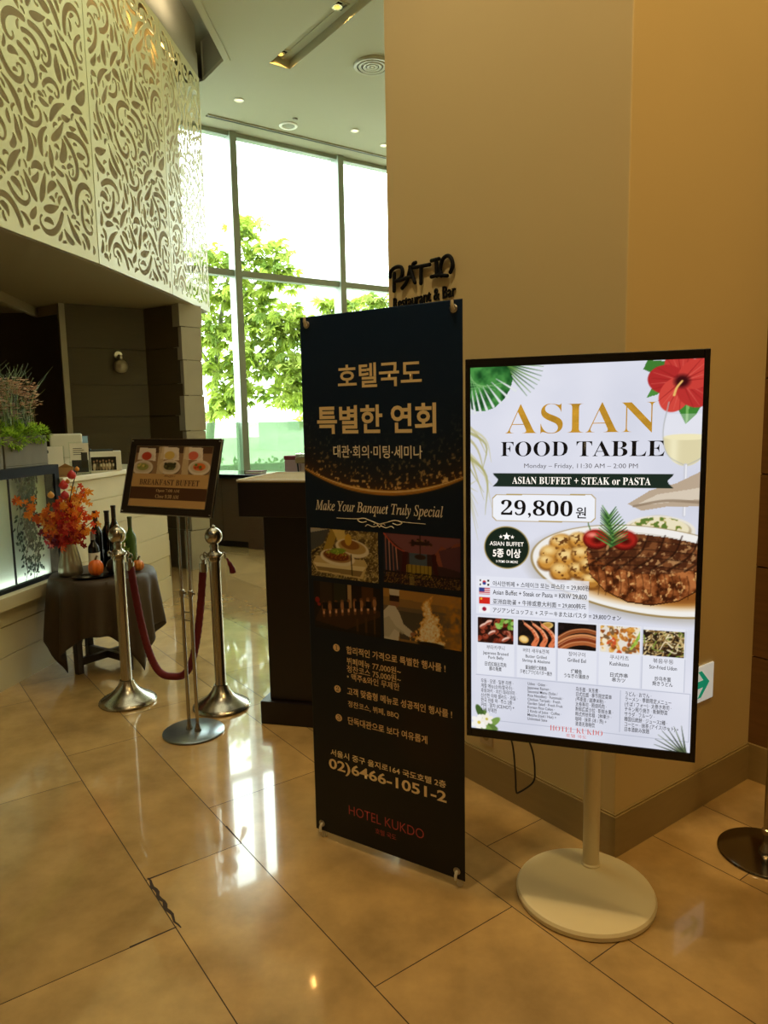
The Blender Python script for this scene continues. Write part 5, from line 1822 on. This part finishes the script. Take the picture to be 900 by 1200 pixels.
def cut(P, w, force=False):
    """one pierced opening: a tapering stroke; refused when it would touch another"""
    n = len(P)
    rad = [max(.0042, w(i / (n - 1)) / 2) for i in range(n)]
    if not force:
        for (x, z), r in zip(P, rad):
            i, j = int(round(x / PW * GX)), int(round(z / PH * GZ))
            if not (0 <= i <= GX and 0 <= j <= GZ) or min(H_[j, i], BR_[j, i] + GAP) < r + GAP:
                return False
    for (x, z), r in zip(P, rad):
        R_ = r + .12
        i0, i1 = np.searchsorted(gxs, (x - R_, x + R_)); j0, j1 = np.searchsorted(gzs, (z - R_, z + R_))
        if i1 > i0 and j1 > j0:
            sub = H_[j0:j1, i0:i1]
            np.minimum(sub, np.hypot(GXX[j0:j1, i0:i1] - x, GZZ[j0:j1, i0:i1] - z) - r, out=sub)
    return True


def comma(x, z, a, L, bend, n=22):
    P = []
    for i in range(n):
        t = i / (n - 1)
        P.append((x, z))
        aa = a + bend * t
        x += math.cos(aa) * L / n; z += math.sin(aa) * L / n
    return P


def curl(x, z, a, L, turn, n=46):
    P = []
    for i in range(n):
        t = i / (n - 1)
        P.append((x, z))
        st = L / n * (1.65 - 1.3 * t)
        x += math.cos(a) * st; z += math.sin(a) * st
        a += turn / n * (.35 + 1.3 * t)
    return P


blade = lambda W: (lambda t: W * math.sin(PI * min(1, .04 + .93 * t ** .75)) ** .9)
crest = lambda W: (lambda t: W * (1 - t) ** .6 * (.35 + .65 * math.sin(PI * min(1, .15 + t))) )
PER = 1.19


def stem(t, mir, xc, zb):
    return (xc - mir * .20 * math.cos(2 * PI * t), zb + PER * t), math.atan2(PER, mir * .20 * 2 * PI * math.sin(2 * PI * t))


for rep in (-1, 0, 1, 2):
    zb = rep * PER
    # fan palmettes: rays of long drops
    for (fx, fz) in ((PW * .5, zb + .22), (0.0, zb + .22 + PER / 2), (PW, zb + .22 + PER / 2)):
        for k in range(-4, 5):
            a = PI / 2 + k * .36
            cut(comma(fx + .045 * math.cos(a), fz + .045 * math.sin(a), a, .22 - abs(k) * .012, -.10 * k), blade(.050))
        for sd_ in (-1, 1):
            cut(curl(fx + sd_ * .030, fz - .06, PI / 2 - sd_ * 1.5, .42, -sd_ * 6.0), crest(.050))
            cut(curl(fx + sd_ * .028, fz - .14, PI / 2 - sd_ * 2.2, .36, sd_ * 5.4), crest(.048))
            cut(comma(fx + sd_ * .026, fz - .22, PI / 2 - sd_ * .9, .16, sd_ * 1.0), blade(.036))
    # long openings following both sides of the ogee stems, with curls between
    for mir, xc in ((1, PW * .27), (-1, PW * .73)):
        for t0, t1 in ((.03, .17), (.22, .36), (.42, .56), (.61, .75), (.80, .94)):
            for sd_ in (-1, 1):
                P = []
                for i in range(26):
                    (x, z), a = stem(t0 + (t1 - t0) * i / 25 + (.06 if sd_ > 0 else 0), mir, xc, zb)
                    o = sd_ * (.038 + .020 * math.sin(PI * i / 25))
                    P.append((x - math.sin(a) * o, z + math.cos(a) * o))
                cut(P, blade(.046))
        for t, sg_, tn in ((.10, 1, 6.2), (.20, -1, 6.2), (.33, 1, 5.6), (.45, -1, 6.4), (.55, 1, 6.2), (.68, -1, 5.8), (.80, 1, 6.4), (.90, -1, 6.0)):
            (x, z), a = stem(t, mir, xc, zb)
            o = sg_ * .085
            cut(curl(x - math.sin(a) * o, z + math.cos(a) * o, a + sg_ * .7, .46, sg_ * tn), crest(.052))
# smaller leaf-shaped openings wherever the sheet is still plain
fr3 = random.Random(14)
for L, tries in ((.40, 500), (.30, 700)):
    for k in range(tries):
        x, z = fr3.uniform(.04, PW - .04), fr3.uniform(.05, PH - .05)
        cut(curl(x, z, fr3.uniform(0, 6.28), L, fr3.choice((-1, 1)) * fr3.uniform(4.2, 6.4)), crest(L * .115))
for L, tries in ((.17, 500), (.13, 900), (.10, 1500), (.075, 2200), (.055, 3000), (.04, 3000)):
    for k in range(tries):
        x, z = fr3.uniform(.04, PW - .04), fr3.uniform(.05, PH - .05)
        i, j = int(round(x / PW * GX)), int(round(z / PH * GZ))
        if H_[j, i] < GAP + .006:
            continue
        mir, xc = (1, PW * .27) if x < PW / 2 else (-1, PW * .73)
        a = stem((z / PER) % 1, mir, xc, 0)[1] + fr3.choice((-1, 1)) * fr3.uniform(.2, 1.3)
        bd = fr3.choice((-1, 1)) * fr3.uniform(.5, 1.9)
        cut(comma(x, z, a, L, bd), blade(L * fr3.uniform(.30, .46)))
D = 0.0048 - H_
D = np.where(BR_ < -.012, -np.abs(H_) - .001, D)
print('screen cover', float((D < 0).mean()))
vid = {}
pv, pf_ = [], []


def gv(key, p):
    if key not in vid:
        vid[key] = len(pv); pv.append((p[0], 0.0, p[1]))
    return vid[key]


for j in range(GZ):
    for i in range(GX):
        c = [(i, j), (i + 1, j), (i + 1, j + 1), (i, j + 1)]
        v = [D[q[1], q[0]] for q in c]
        if min(v) >= 0:
            continue
        ids = []
        for k in range(4):
            a, b = c[k], c[(k + 1) % 4]
            va, vb = v[k], v[(k + 1) % 4]
            if va < 0:
                ids.append(gv(a, (gxs[a[0]], gzs[a[1]])))
            if (va < 0) != (vb < 0):
                t_ = va / (va - vb)
                key = (a, b) if a < b else (b, a)
                ids.append(gv(key, (gxs[a[0]] + (gxs[b[0]] - gxs[a[0]]) * t_, gzs[a[1]] + (gzs[b[1]] - gzs[a[1]]) * t_)))
        if len(ids) >= 3:
            pf_.append(tuple(ids))
me = bpy.data.meshes.new('screen_panel')
me.from_pydata(pv, [], pf_)
me.materials.append(mat('cream_metal_screen', 'd2d2a6', .45, var=.03, scale=3))
for k, lb in enumerate(('cream scrollwork screen panel at the left edge of the photo', 'middle cream scrollwork screen panel over the dark alcove', 'cream scrollwork screen panel nearest the tall window')):
    p, q = Vector(scr(SY[k], 0.02)), Vector(scr(SY[k + 1], 0.02))
    o = bpy.data.objects.new('scrollwork_panel', me)
    COL.objects.link(o)
    d = q - p
    o.location = (p.x + d.x * .004, p.y + d.y * .004, 2.705)
    o.rotation_euler = (0, 0, math.atan2(d.y, d.x))
    o.scale = ((d.length - .012) / PW, 1, 1)
    so = o.modifiers.new('thickness', 'SOLIDIFY'); so.thickness = .006; so.offset = 0
    tag(o, lb, 'screen panel', 'scrollwork panels of the bulkhead')

# ================================================================== LETTERING ON THE PILLAR
YAWL = math.atan2(-PT.y, -PT.x)
ps = thing('wall_sign', 'black handwritten-style restaurant lettering on the cream pillar', 'sign', (C0.x, C0.y, 0), YAWL)
ml = mat('black_letters', '0a0908', .7, spec=.2)
STK = (('letter_p', ([(-1.153, 2.06), (-1.152, 2.093), (-1.149, 2.134)], [(-1.18, 2.124), (-1.173, 2.146), (-1.14, 2.157), (-1.104, 2.152), (-1.093, 2.132), (-1.105, 2.107), (-1.141, 2.099)])),
       ('letter_a', ([(-1.097, 2.064), (-1.066, 2.085), (-1.047, 2.125), (-1.04, 2.141)], [(-1.043, 2.142), (-1.029, 2.107), (-1.011, 2.073)], [(-1.141, 2.099), (-1.099, 2.099), (-1.061, 2.102), (-1.025, 2.099)])),
       ('letter_t', ([(-1.022, 2.136), (-1.021, 2.15), (-1.006, 2.153)], [(-1.022, 2.136), (-0.976, 2.132), (-0.916, 2.129)], [(-0.971, 2.13), (-0.973, 2.064)])),
       ('letter_i', ([(-0.905, 2.142), (-0.86, 2.141)], [(-0.876, 2.139), (-0.874, 2.077)], [(-0.906, 2.079), (-0.862, 2.078), (-0.813, 2.068)])),
       ('letter_o', ([(-0.846, 2.073), (-0.852, 2.103), (-0.836, 2.136), (-0.806, 2.143), (-0.784, 2.124), (-0.78, 2.098), (-0.793, 2.078)],)))
for n_, ss in STK:
    b = MB()
    for s in ss:
        pp = bez([(x, -.012, z) for x, z in s], 6)
        b.tube(pp, .0080, 10)
        for e in (pp[0], pp[-1]):
            b.ball(e, .0080, 8)
    b.build(n_, ml, ps, smooth=60)
lettering('caption', 'Restaurant & Bar', -1.168, -.771, 1.984, 2.032, ml, ps, -.002, bold=.004, depth=.006)

# green arrow card low on the right-hand face of the block
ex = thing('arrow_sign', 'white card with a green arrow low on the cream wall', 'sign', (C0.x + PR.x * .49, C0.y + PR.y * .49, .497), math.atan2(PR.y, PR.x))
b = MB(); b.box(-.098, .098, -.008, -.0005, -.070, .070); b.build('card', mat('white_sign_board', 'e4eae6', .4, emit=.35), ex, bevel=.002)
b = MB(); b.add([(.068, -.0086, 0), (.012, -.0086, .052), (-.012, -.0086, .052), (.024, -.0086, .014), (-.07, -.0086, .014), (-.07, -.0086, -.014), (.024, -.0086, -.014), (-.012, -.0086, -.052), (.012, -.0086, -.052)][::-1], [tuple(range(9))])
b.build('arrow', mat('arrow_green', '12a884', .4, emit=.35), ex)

# socket plate low on the pillar's left face, behind the menu screen
ob_ = C0 + PT * .605
sk = thing('wall_socket', 'small cream socket plate low on the pillar under the menu screen', 'socket', (ob_.x, ob_.y, .245), YAWL)
b = MB(); b.box(-.035, .035, -.007, -.0003, -.06, .06); b.build('plate', mat('socket_cream', 'c4ae84', .4), sk, bevel=.002)
b = MB()
for z_ in (-.025, .025):
    b.lathe([(0, 0), (.017, 0), (.017, .002), (0, .002)], 20, Matrix.Translation((0, -.0065, z_)) @ Matrix.Rotation(PI / 2, 4, 'X'))
b.build('outlet', mat('socket_shade', 'a08c64', .5), sk)

# second sign stand, cut by the right edge
rs_ = thing('chrome_sign_stand', 'chrome sign stand by the panelled wall, cut by the right edge', 'sign', (1.290, 2.285, 0), math.radians(-28))
b = MB(); b.lathe([(0, 0), (.150, 0), (.153, .003), (.151, .008), (.146, .010), (0, .010)], 56); b.build('base', mat('mirror_plate', '8a8274', .14, 1.0), rs_, smooth=40)
b = MB(); b.lathe([(.024, .010), (.024, .018), (.014, .03), (.011, .05), (.011, .07), (.016, .074), (.016, .09), (.011, .094), (.011, 1.02), (0, 1.02)], 24); b.build('pole', m_chrome, rs_, smooth=40)
b = MB(); b.box(0.012, .46, -.005, .009, 1.02, 1.40); b.build('frame', mat('dark_brown_frame', '1d1611', .35), rs_, bevel=.002)
b = MB(); b.box(0.007, .012, -.007, .010, 1.02, 1.40); b.build('trim', mat('white_edge', 'c9c4b4', .4), rs_)

# ================================================================== CEILING FITTINGS
for k, (w_, l_) in enumerate(((.105, .11), (.135, 1.15))):
    q = TR1 + G1 * w_ + G2 * l_
    t = thing('square_downlight', ('square gimbal lamp at the far end of the ceiling trough', 'square gimbal lamp further along the ceiling trough')[k], 'ceiling lamp', (q.x, q.y, CEIL + .07), GA, 'lamps in the ceiling trough')
    b = MB()
    for (x0, x1, y0, y1) in ((-.075, .075, -.075, -.062), (-.075, .075, .062, .075), (-.075, -.062, -.062, .062), (.062, .075, -.062, .062)):
        b.box(x0, x1, y0, y1, .008, .02)
    b.build('frame', m_ceil, t)
    b = MB(); b.box(-.062, .062, -.062, .062, .016, .02); b.build('recess', m_blackgloss, t)
    b = MB(); b.lathe([(.050, .000), (.052, .004), (.030, .016), (0, .016)], 24, Matrix.Translation((-.01, .01, 0))); b.build('reflector', mat('lamp_reflector', 'c8b890', .25, .9), t, smooth=50)
    b = MB(); b.ball((-.01, .01, .004), .032, 10, .45); b.build('bulb', mat('warm_bulb', 'ffc25e', .3, emit=1.4), t, smooth=60)
    spot('trough_lamp', (q.x, q.y, CEIL + .062), (q.x, q.y, 0), 10, (1, .56, .14), 146, .12, .008)
    spot('trough_lamp', (q.x, q.y, CEIL + .06), (q.x, q.y, 0), 30, (1, .70, .36), 60, .8, .03)
t = thing('strip_light', 'thin glowing strip lamp behind the top of the scrollwork panels', 'lamp', (*scr(5.6, -.05), 4.99))
b = MB()
o0 = Vector((*scr(5.6, -.05), 4.99))
for k in range(7):
    ya, yb = 5.62 + k * .255, 5.62 + k * .255 + .235
    b.tube([Vector((*scr(ya, -.045), 4.99)) - o0, Vector((*scr(yb, -.045), 4.99)) - o0], .009, 8)
b.build('tube', mat('strip_glow', 'ffe2a6', .4, emit=2.2), t)
for k, (x, y) in enumerate(((-1.58, 8.76), (-.28, 9.69), (.095, 10.2))):
    t = thing('recessed_downlight', ('small round downlight nearest the bulkhead', 'small round downlight near the pillar edge', 'small round downlight just at the pillar edge')[k], 'ceiling lamp', (x, y, CEIL - .012), 0, 'small downlights by the window')
    b = MB(); b.lathe([(.055, .012), (.058, .006), (.052, 0), (.040, .002), (.036, .010)], 28); b.build('trim_ring', m_wpaper, t, smooth=50)
    b = MB(); b.lathe([(0, .006), (.038, .006), (.038, .009), (0, .009)], 20); b.build('lens', mat('lit_lens', 'ffe9b0', .3, emit=1.3), t)
    spot('downlight_beam', (x, y, CEIL - .02), (x, y, 0), 18, (1, .82, .55), 80, .8, .03)
t = thing('ceiling_speaker', 'white ringed round ceiling fitting between the two downlights', 'ceiling speaker', (-1.108, 9.498, CEIL - .015))
b = MB(); b.lathe([(.115, .015), (.118, .008), (.110, 0), (.085, .002), (.080, .012)], 32); b.build('ring', m_wpaper, t, smooth=50)
b = MB(); b.lathe([(0, .003), (.055, .003), (.082, .010), (.082, .013), (0, .013)], 32); b.build('grille', mat('grey_grille', '8a8878', .5), t, smooth=50)
t = thing('smoke_detector', 'tiny round detector beside the ringed ceiling fitting', 'detector', (-1.0, 9.30, CEIL - .02))
b = MB(); b.lathe([(0, 0), (.022, 0), (.03, .008), (.03, .02), (0, .02)], 20); b.build('body', mat('grey_detector', '8f8d80', .5), t, smooth=40)
t = thing('air_diffuser', 'round ringed air vent in the ceiling beside the pillar', 'air vent', (-.036, 8.0, CEIL - .03))
for k, r in enumerate((.19, .145, .10, .06)):
    b = MB(); b.lathe([(r, .03), (r + .004, .012), (r - .004, 0), (r - .028, .004), (r - .030, .010), (r - .008, .010), (r - .004, .03)], 40)
    b.build('ring', mat('vent_white', 'aeab98', .5), t, smooth=50)
b = MB(); b.lathe([(0, .024), (.19, .024), (.19, .03), (0, .03)], 40); b.build('throat', mat('vent_dark', '2a2a24', .7), t)
b = MB(); b.lathe([(0, 0), (.02, .002), (.026, .012), (0, .02)], 20); b.build('hub', mat('vent_white', 'aeab98', .5), t, smooth=50)
t = thing('slot_diffuser', 'long dark air slot in the ceiling along the window', 'air vent', (-2.02, 9.156, CEIL - .0125), math.radians(35.0))
b = MB(); b.box(-.02, 6.0, -.022, .022, .0, .012); b.build('slot', mat('slot_black', '14140f', .6), t)
b = MB(); b.box(-.03, 6.01, .022, .034, -.002, .012); b.box(-.03, 6.01, -.034, -.022, -.002, .012); b.build('flange', m_ceil, t)

# ================================================================== OUTSIDE
m_leafout = attr_mat('street_tree_leaf', .5, translucent=.5, spec=.2)
m_bark = mat('grey_bark', '8a8a70', .8, var=.2, scale=20)


def tree(base, limbs, blobs, seed, label, name='street_tree', dens=1.0, ls=1.0):
    r = random.Random(seed)
    t = thing(name, label, 'tree', base, 0, 'trees outside the window')
    B = Vector(base)
    w = MB()
    for pts, r0, r1 in limbs:
        P = bez([Vector(p) - B for p in pts], 6)
        n = len(P)
        w.tube(P, [r0 + (r1 - r0) * i / (n - 1) for i in range(n)], 9)
    w.build('trunk', m_bark, t, smooth=60)
    f = MB()
    for (c, rad, n) in blobs:
        c = Vector(c) - B
        for k in range(int(n * dens)):
            while True:
                q = Vector((r.uniform(-1, 1), r.uniform(-1, 1), r.uniform(-1, 1)))
                if q.length < 1:
                    break
            p = c + Vector((q.x * rad[0], q.y * rad[1], q.z * rad[2]))
            n_ = Vector((r.uniform(-.8, .8), r.uniform(-1, .3), r.uniform(.2, 1.2))).normalized()
            a0 = r.uniform(0, 6.28)
            ax = n_.orthogonal().normalized()
            col = lin(r.choice(('95a83c', 'a9b94c', '82963a', 'b5c262', '718a36', '9cae48')))
            nl = r.choice((5, 6, 7))
            for j in range(nl):
                ang = a0 + (j - nl / 2) * .62
                d = Matrix.Rotation(ang, 3, n_) @ ax
                d = (d + Vector((0, 0, -.25))).normalized()
                L = r.uniform(.13, .20) * ls
                f.leaf(p, d, n_, L, L * .36, col, .25)
    o = f.build('foliage', m_leafout, t)
    o['kind'] = 'stuff'
    return t


tree((-3.35, 13.6, -.1), [
    ([(-3.35, 13.6, -.1), (-3.25, 13.5, 1.2), (-3.05, 13.4, 2.4), (-2.85, 13.3, 3.6), (-2.55, 13.1, 4.6)], .10, .02),
    ([(-3.1, 13.45, 2.0), (-2.5, 13.2, 2.45), (-1.9, 13.1, 3.05), (-1.4, 13.0, 3.45)], .045, .012),
    ([(-3.05, 13.4, 2.4), (-3.4, 13.2, 3.1), (-3.5, 13.0, 4.0)], .05, .012),
    ([(-2.9, 13.3, 3.2), (-2.3, 13.2, 3.9), (-1.8, 13.1, 4.3)], .04, .010),
    ([(-2.2, 13.15, 2.75), (-1.7, 12.9, 2.5), (-1.2, 12.8, 2.3)], .03, .008),
    ([(-2.0, 13.1, 3.0), (-1.0, 13.1, 3.4), (-.3, 13.1, 3.55), (.2, 13.1, 3.6)], .025, .006)],
    [((-2.35, 13.1, 4.95), (.35, .3, .22), 26), ((-1.85, 13.0, 4.50), (.38, .35, .2), 26), ((-2.4, 13.1, 4.35), (.5, .4, .3), 44), ((-3.0, 13.2, 4.4), (.45, .4, .30), 38), ((-1.75, 13.0, 4.05), (.45, .4, .25), 40),
     ((-3.2, 13.2, 3.85), (.5, .4, .35), 60), ((-2.4, 13.1, 3.75), (.55, .4, .3), 60), ((-3.1, 13.2, 3.2), (.55, .4, .35), 70), ((-2.2, 13.0, 3.25), (.6, .4, .3), 66), ((-1.55, 12.9, 3.3), (.5, .4, .28), 46),
     ((-3.0, 13.1, 2.55), (.6, .4, .35), 56), ((-2.2, 12.9, 2.65), (.55, .4, .35), 64), ((-1.55, 12.8, 2.45), (.5, .4, .3), 56), ((-2.6, 12.9, 2.1), (.5, .4, .25), 36), ((-1.75, 12.8, 2.0), (.5, .4, .25), 36),
     ((-.85, 13.0, 3.55), (.35, .3, .12), 20), ((-.3, 13.1, 3.62), (.35, .3, .12), 20), ((.1, 13.1, 3.65), (.25, .2, .10), 10), ((-1.1, 12.8, 1.75), (.3, .3, .3), 18), ((-2.9, 12.9, 1.85), (.4, .3, .25), 26), ((-1.45, 12.9, 2.95), (.4, .3, .3), 30)],
    5, 'leafy green street tree just outside the tall window', dens=1.5)
tree((-1.3, 17.5, -.1), [([(-1.3, 17.5, -.1), (-1.25, 17.4, 1.2), (-1.15, 17.4, 2.6)], .08, .02)],
     [((-1.6, 17.4, 2.4), (.9, .6, .5), 60), ((-.7, 17.4, 2.9), (.8, .6, .5), 60), ((-1.3, 17.3, 1.6), (1.0, .6, .5), 50)], 9, 'smaller paler tree further off beyond the window', dens=1.0, ls=1.3)
hd_ = thing('clipped_hedge', 'low green hedge along the pavement outside the window', 'hedge', wl(1.0, -2.2, -.1), WYAW)
b = MB()
hr = random.Random(31)
for k in range(1500):
    p = Vector((hr.uniform(-3.2, 5.0), hr.uniform(-.25, .25), hr.uniform(.05, 1.0)))
    b.leaf(p, (hr.uniform(-1, 1), hr.uniform(-1, 1), hr.uniform(-.2, 1)), (hr.uniform(-.5, .5), -1, .4), hr.uniform(.08, .13), .05, lin(hr.choice(('6f9a4a', '83ad58', '5c8540'))))
b.build('foliage', m_leafout, hd_)
b = MB(); b.box(-3.2, 5.0, -.14, .14, 0, .92); b.build('core', mat('hedge_shade', '567a3c', .8, var=.4, scale=12), hd_)
# pale office building across the street
bdg = thing('office_building', 'pale office block across the street, seen through the window', 'building', (2.0, 44.0, -.1), math.radians(20))
b = MB(); b.box(-8.5, 4.5, 0, 6, 0, 10.0); b.box(1.6, 4.0, .8, 6, 10.0, 13.0); b.build('wall', mat('pale_render', 'c9cdca', .7, var=.03), bdg)
mgl = mat('office_glass', 'a3b3aa', .5, var=.15)
for i in range(8):
    for j in range(3):
        x = -7.9 + i * 1.55; z = 1.2 + j * 3.1
        b = MB(); b.box(x, x + 1.05, -.05, .03, z, z + 1.9); b.build('window', mgl, bdg)
b = MB(); b.box(-8.7, 4.7, -.15, 6.1, 9.9, 10.2); b.build('parapet', mat('pale_trim', 'd6d8d4', .6), bdg)
